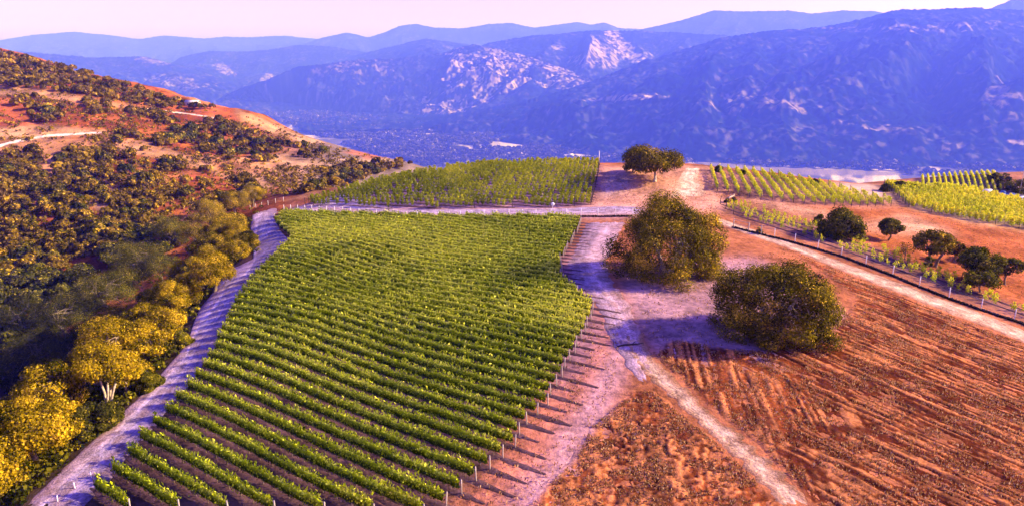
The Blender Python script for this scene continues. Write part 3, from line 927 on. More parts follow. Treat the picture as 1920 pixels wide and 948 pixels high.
px_tree(1260, 440, 122, .74, 'oak_tree', 'huge spreading oak beside the path, its sunny side golden and bare twigs low down', clear=.0, nclump=200, per=300, leaf=.22, mat='oak', low=-.75, stems=3, bias=.08, rmin=.055, rmax=.115, bark='palebark', shell=.5, tr=.5)
px_tree(1464, 550, 126, .70, 'oak_tree', 'broad dark green oak on the furrowed slope with a gap low in its crown', clear=.0, nclump=200, per=300, leaf=.20, mat='oak', low=-.75, stems=3, bias=.0, rmin=.055, rmax=.11, bark='palebark', shell=.5, tr=.45)
px_tree(1230, 304, 62, .54, 'oak_tree', 'leaning oak with crooked bare trunk alone on the hilltop', clear=.18, nclump=84, per=170, leaf=.40, mat='oak', low=-.15, stems=1, rmin=.10, rmax=.17, bark='palebark', fork=.28, tr=.5, lean=(-1.2, 0), bias=-.08)
px_tree(1187, 308, 22, .75, 'oak_tree', 'small dark oak tucked against the hilltop oak', clear=.05, nclump=30, per=110, leaf=.45, mat='oakdark')
px_tree(1582, 417, 42, .70, 'oak_tree', 'dense rounded dark oak, widest of those beyond the farm track', clear=.02, nclump=60, per=130, leaf=.34, mat='oakdark', low=-.3, bias=.03)
px_tree(1536, 411, 12, .9, 'shrub', 'small dark shrub joined to the widest oak beyond the farm track', 'shrub', clear=.02, nclump=14, per=70, leaf=.3, mat='oakdark')
px_tree(1670, 425, 22, 1.0, 'oak_tree', 'small upright oak with a clear short trunk on the orange slope', clear=.18, nclump=32, per=120, leaf=.32, mat='oakdark', bias=.06)
px_tree(1757, 457, 34, .95, 'oak_tree', 'oak with golden sunny side and two thin trunks on the orange slope', clear=.25, nclump=44, per=120, leaf=.30, mat='oak', stems=2, bias=.05, rmin=.11, rmax=.18)
px_tree(1793, 467, 16, 1.15, 'oak_tree', 'thin brownish young oak just behind the two-trunked oak', clear=.25, nclump=20, per=70, leaf=.28, mat='scrub')
px_tree(1838, 492, 36, .80, 'oak_tree', 'flat-topped almost black oak on the orange slope', clear=.22, nclump=44, per=120, leaf=.30, mat='oakdark')
px_tree(1890, 500, 24, 1.0, 'oak_tree', 'dark oak with a slanting clear trunk near the frame edge', clear=.28, nclump=34, per=110, leaf=.29, mat='oakdark')
px_tree(1842, 524, 28, .60, 'oak_tree', 'low spreading oak in front of the almost black one', clear=.30, nclump=30, per=100, leaf=.27, mat='oakdark')
px_tree(1830, 474, 20, .7, 'oak_tree', 'olive oak crown showing behind the flat-topped one', clear=.2, nclump=24, per=90, leaf=.3, mat='oak')
px_tree(1742, 490, 8, 2.2, 'sapling', 'spindly dark sapling by the row of young vines', 'sapling', clear=.35, nclump=12, per=40, leaf=.24, mat='oakdark')
px_tree(1697, 466, 18, .6, 'shrub', 'sparse leafless brown shrub below the upright oak', 'shrub', clear=.0, nclump=22, per=14, leaf=.22, mat='scrub', bias=.1)
px_tree(1424, 432, 8, .8, 'shrub', 'small yellow shrub at the wooden fence brace', 'shrub', clear=.0, nclump=10, per=40, leaf=.2, mat='gold')
for x, y, lb in [(1364, 376, 'darker of two small bushes beside the fallen log'), (1377, 374, 'browner of two small bushes beside the fallen log')]:
    px_tree(x, y, 6, .7, 'bush', 'low ' + lb, 'bush', clear=.0, nclump=10, per=30, leaf=.35, mat='oakdark')
for x, y, r, lb in [(712, 407, 9, 'round brown bush growing on the wire fence line'), (676, 404, 5, 'tiny brown bush beside the fence, lower than its round neighbour')]:
    px_tree(x, y, r, .8, 'bush', lb, 'bush', clear=.0, nclump=10, per=36, leaf=.25, mat='scrub')

# ------------------------------------------------------------------ tree belt on the bank below the dirt road
BELT = [
    (58, 806, 62, 1.05, 'gold', 'big round golden tree nearest the near end of the dirt road', {}),
    (-22, 872, 58, 1.0, 'gold', 'golden tree cut by the picture edge below the big round one', {}),
    (8, 772, 30, 1.0, 'gold', 'small golden crown behind the big round golden tree', {}),
    (82, 737, 24, 1.0, 'gold', 'small gold-topped tree between the big round tree and the many-stemmed one', {}),
    (190, 690, 58, .95, 'gold', 'golden umbrella-shaped tree with several bare pale stems', dict(stems=4, clear=.38, tr=.17, bark='palebark', low=-.1, rmin=.11, rmax=.18, fork=.5)),
    (232, 706, 30, 1.1, 'gold', 'golden crown hanging over the bank beside the many-stemmed tree', {}),
    (262, 640, 46, .9, 'gold', 'wide golden tree above the many-stemmed one', {}),
    (305, 612, 44, .9, 'gold', 'brightest orange-gold tree, leaning over the middle of the road bank', dict(bias=.12)),
    (215, 608, 46, .8, 'gold', 'half-shaded golden tree on the ravine side of the belt', dict(bias=-.1)),
    (140, 650, 44, .8, 'grey', 'olive tree shaded by the golden belt', {}),
    (66, 655, 44, .8, 'grey', 'grey-olive shaded tree low on the ravine side', dict(bias=-.05)),
    (328, 555, 40, .95, 'gold', 'golden tree at the bend where the bank narrows', {}),
    (292, 560, 30, .9, 'grey', 'dull olive tree behind the bend of the belt', dict(bias=.08)),
    (398, 505, 42, .95, 'gold', 'large golden tree halfway up the belt, flush with the road edge', {}),
    (352, 512, 36, .9, 'gold', 'golden tree left behind the large one halfway up the belt', dict(bias=-.06)),
    (412, 468, 32, .9, 'gold', 'smaller golden tree next to the round bush by the road', {}),
    (376, 452, 40, .8, 'oak', 'dark olive tree with a lit top in the upper belt', dict(bias=.12)),
    (428, 424, 34, .8, 'oak', 'olive-yellow tree above the round bush by the road', dict(bias=.22)),
    (392, 402, 32, .8, 'oak', 'yellowish tree at the top of the belt, edge of the ravine', dict(bias=.2)),
    (440, 388, 28, .8, 'gold', 'small golden tree at the top end of the belt by the gate', dict(bias=-.08)),
    (474, 374, 24, .9, 'gold', 'orange tree standing right behind the top bend of the road', {}),
    (462, 452, 27, .85, 'oak', 'round dark bush standing by itself on the road edge', dict(clear=0., low=-.5)),
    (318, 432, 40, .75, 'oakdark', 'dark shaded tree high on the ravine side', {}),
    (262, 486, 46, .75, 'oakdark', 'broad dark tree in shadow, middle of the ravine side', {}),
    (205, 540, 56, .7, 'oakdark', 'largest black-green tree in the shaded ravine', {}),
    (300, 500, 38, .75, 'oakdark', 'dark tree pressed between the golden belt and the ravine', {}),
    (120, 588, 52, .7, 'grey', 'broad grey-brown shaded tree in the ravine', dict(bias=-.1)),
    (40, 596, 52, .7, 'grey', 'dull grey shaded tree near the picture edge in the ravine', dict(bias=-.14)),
    (178, 778, 42, .75, 'grey', 'rounded grey-green shrub on the bank under the many-stemmed tree', dict(clear=0.)),
    (118, 742, 34, .8, 'oakdark', 'dark shrub behind the big round golden tree', dict(clear=0.)),
    (276, 712, 24, .7, 'oakdark', 'low dark shrub on the road edge below the golden crowns', dict(clear=0.)),
    (336, 634, 24, .7, 'oakdark', 'low dark shrub at the bend of the road edge', dict(clear=0.)),
    (20, 700, 40, .7, 'grey', 'shaded olive tree above the small golden crown', dict(bias=-.06)),
]
rng = np.random.default_rng(21)
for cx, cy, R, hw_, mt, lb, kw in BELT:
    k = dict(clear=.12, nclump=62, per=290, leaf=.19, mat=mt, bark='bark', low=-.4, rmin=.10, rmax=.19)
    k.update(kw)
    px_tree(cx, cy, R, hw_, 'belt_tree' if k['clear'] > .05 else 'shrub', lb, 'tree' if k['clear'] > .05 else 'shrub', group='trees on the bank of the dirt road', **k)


edge_ = resample(plan([(20, 962), (185, 812), (300, 697), (350, 640), (366, 585), (428, 505), (482, 470), (470, 420)], False), 60)
tan_ = np.gradient(edge_, axis=0); tan_ /= np.linalg.norm(tan_, axis=1, keepdims=True)
out_ = np.stack([-tan_[:, 1], tan_[:, 0]], 1)
if out_[10, 0] > 0:
    out_ = -out_
for k in range(30):
    i = int((k + .5) * 2 * 60 / 60) % 60
    off = 4.2 + (k % 3) * 3.6 + rng.uniform(-.6, .6)
    q = edge_[i] + out_[i] * off + tan_[i] * rng.uniform(-1, 1)
    w = rng.uniform(5.0, 10.0); mt = ('gold', 'gold', 'oak')[k % 3]
    lb = ('gold-topped tree on the road side of the belt, shoulder to shoulder with its neighbours', 'golden crown in the middle of the unbroken tree belt', 'olive tree on the ravine side of the unbroken belt')[k % 3]
    make_tree('belt_tree', lb, 'tree', np.array([q[0], q[1], float(hgt(q[0], q[1]))]), rng, w, w, w * rng.uniform(.7, 1.15) + (off - 4) * .45, clear=.06, nclump=48, per=240, leaf=.19, mat=mt, low=-.6, rmin=.11, rmax=.19,
              group='trees on the bank of the dirt road ' + ('road side', 'middle', 'ravine side')[k % 3], bias=(.0, -.05, .0)[k % 3])

# ------------------------------------------------------------------ many trees: shared prototypes
def proto(name, rng, w, h, ncl, per, leaf, mat, **kw):
    C, R = dome_clumps(rng, ncl, w * .42, w * .40, h * .5, h * .5, .14 * w, .24 * w, -.5, .5)
    C[:, 2] = np.maximum(C[:, 2], R * .4)
    cm = crown_mesh(name + '_crown', C, R, per, leaf, M[mat], rng, kw.get('bias', 0), .75)
    tm = trunk_mesh(name + '_trunk', rng, h, .03 * h, C[rng.choice(len(C), min(6, len(C)), replace=False)], M['bark'], 1, .3)
    return cm, tm


rng = np.random.default_rng(33)
PR_S = [proto('scrub_oak', rng, 2, 1.45 + .15 * (k % 3), 26, 34, .21, ('scrub', 'oak', 'scrub', 'grey', 'scrub', 'oak', 'scrub')[k], bias=(-.04, .0, .12, .02, .0, -.1, .05)[k]) for k in range(7)]
PR_U = [proto('crest_oak', rng, 2, 1.45, 26, 34, .21, ('oakdark', 'grey', 'oakdark', 'scrub')[k], bias=(.05, .05, .1, -.08)[k]) for k in range(4)]
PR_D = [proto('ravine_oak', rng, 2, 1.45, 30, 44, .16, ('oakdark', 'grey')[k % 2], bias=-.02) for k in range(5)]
BANDS = [
    ('dark wooded crest', [(-30, 92), (60, 112), (150, 136), (250, 168), (340, 193), (420, 206), (300, 205), (230, 190), (120, 172), (-30, 160)], 'scrubby tree in the dark wood along the top of the far hillside', 260, 7),
    ('upper slope', [(-30, 172), (150, 188), (300, 212), (420, 226), (500, 262), (620, 288), (600, 300), (420, 300), (330, 285), (220, 252), (100, 240), (-30, 236)], 'dark oak in the wooded strip between the hill road and the reddish terrace', 300, 8),
    ('middle slope', [(-30, 285), (130, 290), (230, 270), (330, 300), (440, 340), (480, 290), (620, 312), (760, 305), (650, 352), (520, 372), (470, 372), (330, 420), (200, 380), (-30, 360)], 'rounded scrub oak on the middle of the sunny orange hillside', 420, 10),
    ('lower slope', [(-30, 360), (200, 380), (330, 420), (280, 450), (150, 500), (-30, 540)], 'sunlit oak low on the hillside, just above the shaded ravine', 170, 13),
    ('ravine', [(-30, 520), (150, 505), (260, 450), (330, 415), (360, 440), (280, 520), (180, 590), (100, 640), (40, 720), (-30, 740)], 'shaded dark oak deep in the ravine behind the tree belt', 90, 16),
    ('saddle', [(490, 372), (520, 362), (640, 342), (760, 318), (860, 306), (760, 306), (640, 330), (540, 345)], 'dark oak just behind the tip of the crest vineyard', 26, 11),
]
def px_of(q):
    dz = q[:, 2] - CAMZ
    f = q[:, 1] * cos(TH) - dz * sin(TH); u = q[:, 1] * sin(TH) + dz * cos(TH)
    return 960 + F * q[:, 0] / f, 474 - F * u / f


rest = []
picked = []
rr = np.random.default_rng(77)
for bi, (bn, poly, lb, n, md) in enumerate(BANDS):
    P = np.array(poly, float)
    pts = []
    for _ in range(n * 30):
        x = rr.uniform(P[:, 0].min(), P[:, 0].max()); y = rr.uniform(P[:, 1].min(), P[:, 1].max())
        if not inside(np.array([x]), np.array([y]), P)[0]:
            continue
        op = any(inside(np.array([x]), np.array([y]), np.array(q, float))[0] for _, q in OPEN)
        if (op and rr.random() > .14) or (bi == 1 and x > 440 and y < 236):
            continue
        if vnoise(np.array([x / 45.]), np.array([y / 26.]), 55)[0] < .37 and bi not in (0, 4):
            continue
        if all((x - a) ** 2 + ((y - b) * 1.5) ** 2 > md * md for a, b in pts):
            pts.append((x, y))
        if len(pts) >= n:
            break
    hp = hit([p[0] for p in pts], [p[1] for p in pts])
    hx, hy = hp[:, 0], hp[:, 1]
    qx, qy = px_of(hp)
    gl = ridged(hx / 95 + .4 * fbm(hx / 60, hy / 60, 9), hy / 170, 21, 3)
    keep = (hp[:, 1] < 880) & ~((qx > 430) & (qx < 560) & (qy < 236))
    if bi in (1, 2):
        keep &= ~((gl > .70) & (rr.random(len(hp)) < .75))
    for p in hp[keep]:
        r = rr.uniform(2.0, 4.6) * (1.1 if bi in (0, 1) else 1.0) * (1.0 if bi != 4 else 1.15)
        picked.append((r / np.linalg.norm(p - np.array([0, 0, CAMZ])), bi, p, r))
picked.sort(key=lambda q: -q[0])
for i, (sz, bi, p, r) in enumerate(picked):
    if i < 290:
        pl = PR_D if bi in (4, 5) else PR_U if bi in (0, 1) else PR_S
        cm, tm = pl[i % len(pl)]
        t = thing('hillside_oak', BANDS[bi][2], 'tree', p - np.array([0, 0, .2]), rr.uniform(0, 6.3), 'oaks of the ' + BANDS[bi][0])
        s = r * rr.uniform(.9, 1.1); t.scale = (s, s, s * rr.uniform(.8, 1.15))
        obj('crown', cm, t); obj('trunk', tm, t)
    else:
        rest.append((p, r))


def scatter_mass(name, items, base_clumps, leaf, mat, rng, squash=.8, per=5, lo_bias=0.):
    """one leafy mass of far trees, each a few leaf clumps"""
    Cs, Ns, Ts, Ss = [], [], [], []
    P = np.array([p for p, r in items]); R = np.array([r for p, r in items])
    n = len(P)
    tt = rng.normal(size=n) * .17
    for k in range(base_clumps * per):
        d = rng.normal(size=(n, 3)); d /= np.linalg.norm(d, axis=1, keepdims=True); d[:, 2] = np.abs(d[:, 2]) * 1.1 - .25
        rad = rng.uniform(.6, 1.02, n)
        Cs.append(P + d * (R * rad)[:, None] * np.array([1, 1, squash]) + np.array([0, 0, 1]) * (R * .65)[:, None])
        Ns.append(d + rng.normal(size=(n, 3)) * .45)
        Ts.append(np.clip(.42 + lo_bias + tt + rng.normal(size=n) * .16, 0, 1)); Ss.append(R * leaf * rng.uniform(.7, 1.3, n))
    V, Fq = leaf_quads(np.concatenate(Cs), np.concatenate(Ns), np.concatenate(Ss), rng)
    o = obj(name, new_mesh(name, V, Fq, M[mat], tint=np.repeat(np.concatenate(Ts), 4)))
    return o


o = scatter_mass('hillside_woods', rest, 10, .55, 'scrub', rng, per=9)
kind(tag(o, 'smaller scrub and trees filling the far hillside between the oaks', 'woods'), 'stuff')
# low brush between the hillside trees
bp = []
P = np.array([(-30, 160), (340, 195), (480, 218), (620, 275), (760, 304), (640, 352), (500, 372), (330, 430), (-30, 540)], float)
X = rr.uniform(-30, 760, 30000); Y = rr.uniform(150, 540, 30000); k = inside(X, Y, P)
X, Y = X[k], Y[k]
k = np.array([not any(inside(np.array([x]), np.array([y]), np.array(q, float))[0] for _, q in OPEN) or rr.random() < .25 for x, y in zip(X, Y)])
k &= rr.random(len(X)) < .25 + 1.0 * sstep(.35, .6, vnoise(X / 30., Y / 16., 58))
hp = hit(X[k], Y[k])
hp = hp[hp[:, 1] < 1000]
o = scatter_mass('undergrowth', [(p - np.array([0, 0, .3]), r) for p, r in zip(hp, rr.uniform(.5, 1.6, len(hp)) ** 1.4)], 3, .7, 'scrub', rng, per=4, lo_bias=.08)
kind(tag(o, 'low brown brush spread over the orange hillside', 'undergrowth'), 'stuff')
# ravine floor undergrowth
P = np.array([(-40, 560), (250, 470), (420, 400), (490, 380), (485, 470), (430, 500), (365, 590), (350, 640), (185, 812), (30, 950), (-60, 950)], float)
X = rr.uniform(-60, 500, 3500); Y = rr.uniform(370, 950, 3500); k = inside(X, Y, P)
hp = hit(X[k], Y[k])
o = scatter_mass('bank_undergrowth', [(p - np.array([0, 0, .2]), r) for p, r in zip(hp, rr.uniform(.4, 1.1, len(hp)))], 3, .5, 'oakdark', rng, per=8, lo_bias=-.05)
kind(tag(o, 'dark undergrowth on the bank below the dirt road', 'undergrowth'), 'stuff')

# valley woods
items = []
for poly, n, r0, r1 in [([(440, 196), (560, 205), (840, 235), (1000, 262), (1160, 300), (1160, 312), (860, 306), (760, 302), (640, 272), (500, 222)], 7000, 4, 9),
                        ([(640, 262), (1000, 285), (1160, 304), (1140, 314), (740, 312)], 900, 5, 10),
                        ([(1090, 280), (1920, 292), (1930, 330), (1700, 330), (1300, 312), (1120, 306)], 1300, 5, 11)]:
    P = np.array(poly, float)
    X = rr.uniform(P[:, 0].min(), P[:, 0].max(), n * 4); Y = rr.uniform(P[:, 1].min(), P[:, 1].max(), n * 4)
    k = inside(X, Y, P)
    for q in CLEAR:
        k &= ~inside(X, Y, np.array(q, float))
    X, Y = X[k][:n], Y[k][:n]
    hp = hit(X, Y)
    den = fbm(hp[:, 0] / 700, hp[:, 1] / 700, 88, 3)
    ok = (hp[:, 1] > 1300) & (den > .36)
    items += [(p, r * (.5 + 1.0 * min(6.6, p[1] / 2200))) for p, r in zip(hp[ok], rr.uniform(r0, r1, len(hp))[ok])]
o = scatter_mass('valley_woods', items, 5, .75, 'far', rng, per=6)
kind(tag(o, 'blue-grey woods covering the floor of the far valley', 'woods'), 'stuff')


# ------------------------------------------------------------------ dark trees around the second hill
for x, y, r, lb, mt in [(1690, 340, 13, 'dark tree at the near end of the second hill, wider of two', 'oakdark'), (1716, 343, 9, 'small dark tree at the near end of the second hill', 'oakdark'),
                        (1662, 342, 9, 'lowest dark tree leading up to the second hill', 'oakdark'),
                        (1866, 330, 12, 'dark tree crowning the second hill beside its vine rows', 'oakdark'), (1884, 340, 14, 'dark tree below the crown of the second hill', 'oakdark'),
                        (1905, 346, 16, 'dark tree behind the utility pole', 'oakdark'), (1925, 352, 18, 'dark tree cut by the frame beside the utility pole', 'oakdark'),
                        (1528, 337, 7, 'dark rounded bush at the top corner of the sandy plot', 'oakdark'),
                        (1348, 313, 8, 'dark bush behind the sparse hilltop vines, nearer the sandy track', 'oakdark'), (1392, 318, 6, 'dark bush behind the sparse hilltop vines, farther from the sandy track', 'oakdark')]:
    px_tree(x, y, r, .75, 'tree' if r > 8 else 'bush', lb, 'tree' if r > 8 else 'bush', clear=.02, nclump=18, per=50, leaf=.6, mat=mt, hc=1.6 if r < 9 else 3.)

# ------------------------------------------------------------------ fences
post_me = MB().tube([(0, 0, -.3), (0, 0, 1.1), (0, 0, 2.2)], [.085, .08, .075], 6).mesh('fence_post', M['steel'], True)
wpost_me = MB().tube([(0, 0, -.3), (0, 0, 1.1), (.02, 0, 2.2)], [.13, .12, .11], 7).mesh('fence_post', M['post'], True)


def fence(name, label, pxs, me, zs, heavy=0, r=.014):
    hp = hit([p[0] for p in pxs], [p[1] for p in pxs])
    loc = hp.mean(0)
    t = thing(name, label, 'fence', loc)
    for i, p in enumerate(hp):
        o = obj('fence_post', wpost_me if i < heavy else me, t, p - loc); o.rotation_euler = (random.uniform(-.03, .03), random.uniform(-.03, .03), random.uniform(0, 6))
    for z in zs:
        mb = MB(); q = resample(hp, len(hp) * 3); q[:, 2] = hgt(q[:, 0], q[:, 1]) + z
        mb.tube(q - loc, r, 3); obj('wire', mb.mesh('wire', M['wire']), t)
    return t, hp, loc


xs = [533, 546, 559, 572, 585, 599, 613, 628, 643, 658, 674, 690, 706, 725, 745, 763, 783, 802, 822, 843, 864, 885, 908, 931, 954, 979, 1005, 1033, 1062, 1090, 1121, 1154, 1186]
ys = np.interp(xs, [533, 560, 640, 700, 760, 820, 900, 1040, 1120, 1200], [398, 398, 402, 407, 411, 413, 409, 407, 406.5, 406])
_, fhp, _ = fence('wire_fence', 'long wire fence on thin pale posts between the track and the main vineyard', list(zip(xs, ys)), post_me, (.4, .9, 1.4, 1.9))
p2 = [(1375, 427), (1403, 434), (1427, 440), (1452, 446), (1490, 456), (1533, 468), (1577, 481), (1623, 498), (1673, 517), (1723, 538), (1779, 560), (1839, 581), (1901, 601), (1968, 626)]
ft, fhp2, floc = fence('wire_fence', 'wire fence with weathered posts running down along the farm track', p2, post_me, (.4, .9, 1.4, 1.95), heavy=3)
mb = MB()
for z in (2.0, 1.1):
    q = fhp2[:2].copy(); q[:, 2] += z; mb.tube(q - floc, .06, 6)
obj('brace_rail', mb.mesh('brace_rail', M['post']), ft)
q = hit([300 / 6.4 * 0 + 210 / 1 + 270, 505, 520, 545], [398, 392, 388, 380])
_, fhp3, _ = fence('gate_fence', 'short run of pale posts behind the top bend of the dirt road', [(470, 394), (480, 391), (491, 388), (503, 385), (517, 381), (532, 378)], post_me, (.9, 1.7))

# weeds standing along the fence lines
wp = []
for hpF in (fhp, fhp2):
    q = resample(hpF[:, :2], 2600)
    wp.append(q + np.random.default_rng(3).normal(size=q.shape) * .2)
wp = np.concatenate(wp)
wz = np.random.default_rng(4).uniform(.02, .26, len(wp))
V, Fq = leaf_quads(np.concatenate([wp, (hgt(wp[:, 0], wp[:, 1]) + wz)[:, None]], 1), np.random.default_rng(5).normal(size=(len(wp), 3)), .42, np.random.default_rng(6), 1.3)
kind(tag(obj('weeds', new_mesh('weeds', V, Fq, M['weed'], tint=np.repeat(np.random.default_rng(7).random(len(wp)), 4))), 'dark weeds growing along the foot of the fences', 'weeds'), 'stuff')

# dry grass on the fields, verges and knoll
gp = []
g = np.random.default_rng(8)
for poly, n in [(FIELD1, 52000), (FIELD2, 16000), (plan([(1110, 318), (1330, 318), (1345, 360), (1370, 395), (1200, 402), (1105, 400)]), 5000),
                (plan([(820, 975), (990, 800), (1060, 690), (1110, 600), (1170, 620), (1150, 720), (1080, 850), (960, 975)]), 2500),
                (plan([(1345, 358), (1430, 374), (1545, 390), (1700, 392), (1920, 438), (1980, 600), (1800, 530), (1560, 432), (1420, 390)]), 6600),
                (plan([(1180, 500), (1500, 470), (1600, 600), (1420, 680), (1220, 640)]), 6000)]:
    c = g.uniform(poly.min(0), poly.max(0), (n * 3, 2)); c = c[inside(c[:, 0], c[:, 1], poly)][:n]
    c = c[fbm(c[:, 0] / 1.6, c[:, 1] / 1.6, 66, 3) > .46]
    gp.append(c)
gp = np.concatenate(gp)
gz = g.uniform(.06, .24, len(gp))
Nn = g.normal(size=(len(gp), 3)); Nn[:, 2] *= .3
V, Fq = leaf_quads(np.concatenate([gp, (hgt(gp[:, 0], gp[:, 1]) + gz)[:, None]], 1), Nn, g.uniform(.07, .17, len(gp)), g, 2.4, up=np.array([[0, 0, 1.]]))
kind(tag(obj('dry_grass', new_mesh('dry_grass', V, Fq, M['dry'], tint=np.repeat(g.random(len(gp)), 4))), 'dry orange grass and stubble over the open slopes', 'grass'), 'stuff')

# ------------------------------------------------------------------ small things
p = hit([1036], [403])[0]
t = thing('sign_post', 'small round white sign on a post at the wire fence', 'sign', p)
obj('post', MB().tube([(0, 0, -.2), (0, 0, 2.6)], [.05, .05], 6).mesh('post', M['steel']), t)
a = np.linspace(0, 2 * pi, 21)[:-1]
mb = MB().tube([(0, -.05, 2.9), (0, -.02, 2.9), (0, .01, 2.9)], [.48, .5, .48], 20); obj('sign_disc', mb.mesh('sign_disc', M['white']), t)


def pole(px, py, h, r, label, name, mat, arm=False):
    p = hit([px], [py])[0]
    t = thing(name, label, 'pole', p)
    obj('shaft', MB().tube([(0, 0, -.5), (0, 0, h * .5), (0, 0, h)], [r, r * .85, r * .7], 8).mesh('shaft', M[mat], True), t)
    if arm:
        obj('crossarm', MB().box((0, 0, h - .6), (2.2, .14, .16)).mesh('crossarm', M[mat]), t)
        for x in (-.95, 0, .95):
            obj('insulator', MB().tube([(x, 0, h - .52), (x, 0, h - .3)], [.06, .04], 6).mesh('insulator', M['white']), t)
    else:
        obj('cap', MB().tube([(0, 0, h), (0, 0, h + .12)], [r * 1.0, r * .4], 8).mesh('cap', M[mat]), t)


pole(1123, 309, 4.6, .14, 'slim pale pole at the top corner of the crest vineyard', 'pole', 'steel')
pole(1911, 366, 10.5, .16, 'tall wooden utility pole by the farmyard near the second hill', 'utility_pole', 'post', True)
# fallen log and branch
p = hit([1371], [371])[0]
t = thing('fallen_log', 'bleached fallen log on the orange slope beyond the big oak', 'log', p, .9)
obj('trunk', MB().tube([(-2.2, 0, .2), (0, .1, .3), (1.8, -.1, .35), (2.6, .2, .7)], [.26, .24, .18, .10], 8).mesh('trunk', M['palebark'], True), t)
obj('branch', MB().tube([(.4, 0, .35), (.9, .7, .7), (1.0, 1.3, .8)], [.10, .07, .03], 6).mesh('branch', M['palebark'], True), t)
p = hit([1183], [647])[0]
t = thing('fallen_branch', 'dark fallen branch lying across the path by the vineyard', 'branch', p, .2)
obj('limb', MB().tube([(-2.1, -.1, .10), (-.8, .1, .16), (.7, 0, .13), (2.1, .25, .09)], [.10, .15, .13, .06], 7).mesh('limb', M['darkwood'], True), t)
obj('twig', MB().tube([(.2, .05, .18), (.8, .6, .3), (1.2, .9, .2)], [.06, .045, .02], 5).mesh('twig', M['darkwood'], True), t)
# pale stakes at the row ends of the dirt-road side
for x, y, lb in [(108, 940, 'lowest of three short white stakes at the row ends by the dirt road'), (141, 915, 'middle of three short white stakes at the row ends by the dirt road'), (172, 895, 'topmost of three short white stakes at the row ends by the dirt road')]:
    p = hit([x], [y])[0]
    t = thing('stake', lb, 'stake', p, random.uniform(0, 3))
    obj('shaft', MB().tube([(0, 0, -.2), (.05, .02, .55)], [.05, .05], 6).mesh('shaft', M['white']), t)
    obj('cap', MB().tube([(.05, .02, .55), (.055, .02, .66)], [.07, .06], 6).mesh('cap', M['white']), t)


def house(px, py, l, w, h, rz, label, roofm='roof', lift=0):
    p = hit([px], [py])[0]
    k = max(1., p[1] / 2600); l *= k; w *= k; h *= k
    t = thing('house', label, 'house', p, rz)
    mb = MB().box((0, 0, h / 2 - .5), (l, w, h + 1)); obj('wall', mb.mesh('wall', M['wall']), t)
    o_ = .5; e = h + w * .22
    V = [(-l / 2 - o_, -w / 2 - o_, h), (l / 2 + o_, -w / 2 - o_, h), (l / 2 + o_, 0, e), (-l / 2 - o_, 0, e), (l / 2 + o_, w / 2 + o_, h), (-l / 2 - o_, w / 2 + o_, h)]
    V2 = [(x, y, z + .25) for x, y, z in V]
    obj('roof', MB().add(V + V2, [(0, 1, 2, 3), (3, 2, 4, 5), (6, 9, 8, 7), (9, 11, 10, 8), (0, 6, 7, 1), (5, 4, 10, 11), (0, 3, 9, 6), (3, 5, 11, 9), (1, 7, 8, 2), (2, 8, 10, 4)]).mesh('roof', M[roofm]), t)
    for s in (-.28, .28):
        obj('window', MB().box((l * s, -w / 2 - .03, h * .55), (l * .14, .06, h * .4)).mesh('window', M['glass']), t)
    obj('door', MB().box((0, -w / 2 - .03, h * .38), (1.2, .06, h * .7)).mesh('door', M['darkwood']), t)
    return t


for i, (x, y, l, w, rz, lb) in enumerate([
    (742, 262, 26, 12, .2, 'long pale house among valley trees, nearest the foot of the scrub hillside'), (700, 254, 20, 12, -.3, 'pale house farther back in the valley behind the long one'),
    (872, 262, 30, 14, .1, 'pale barn in the valley before the pale spurs'), (898, 276, 24, 12, .4, 'pale house beside the pale valley field'),
    (1020, 282, 22, 12, -.2, 'pale house just past the end of the valley field'), (1070, 292, 18, 11, .3, 'pale house in the valley behind the slim pole'),
    (1592, 316, 20, 11, .1, 'larger pale house on the plain behind the hilltop vines'), (1622, 318, 15, 9, -.3, 'smaller pale house on the plain behind the hilltop vines'),
    (1640, 313, 14, 9, .5, 'small house with pale roof set back on the plain'), (362, 199, 12, 8, .1, 'small white house on the reddish terrace of the hillside'),
    (560, 214, 22, 12, .3, 'distant white house at the edge of the blue valley woods'), (1436, 312, 18, 10, -.2, 'pale house by the near edge of the plain')]):
    house(x, y, l, w, 5 if l > 14 else 3.5, rz, lb)

# farmyard beside the second hill
p = hit([1850, 1889, 1916], [369, 369, 379])
t = thing('water_tank', 'small pale cylindrical tank on legs in the farmyard', 'tank', p[0])
obj('drum', MB().tube([(-1.2, 0, 1.6), (-1.1, 0, 1.6), (1.1, 0, 1.6), (1.2, 0, 1.6)], [.7, .9, .9, .7], 14).mesh('drum', M['steel'], True), t)
for sx in (-.8, .8):
    for sy in (-.5, .5):
        obj('leg', MB().tube([(sx, sy, -.2), (sx, sy, 1.3)], .07, 5).mesh('leg', M['darkwood']), t)


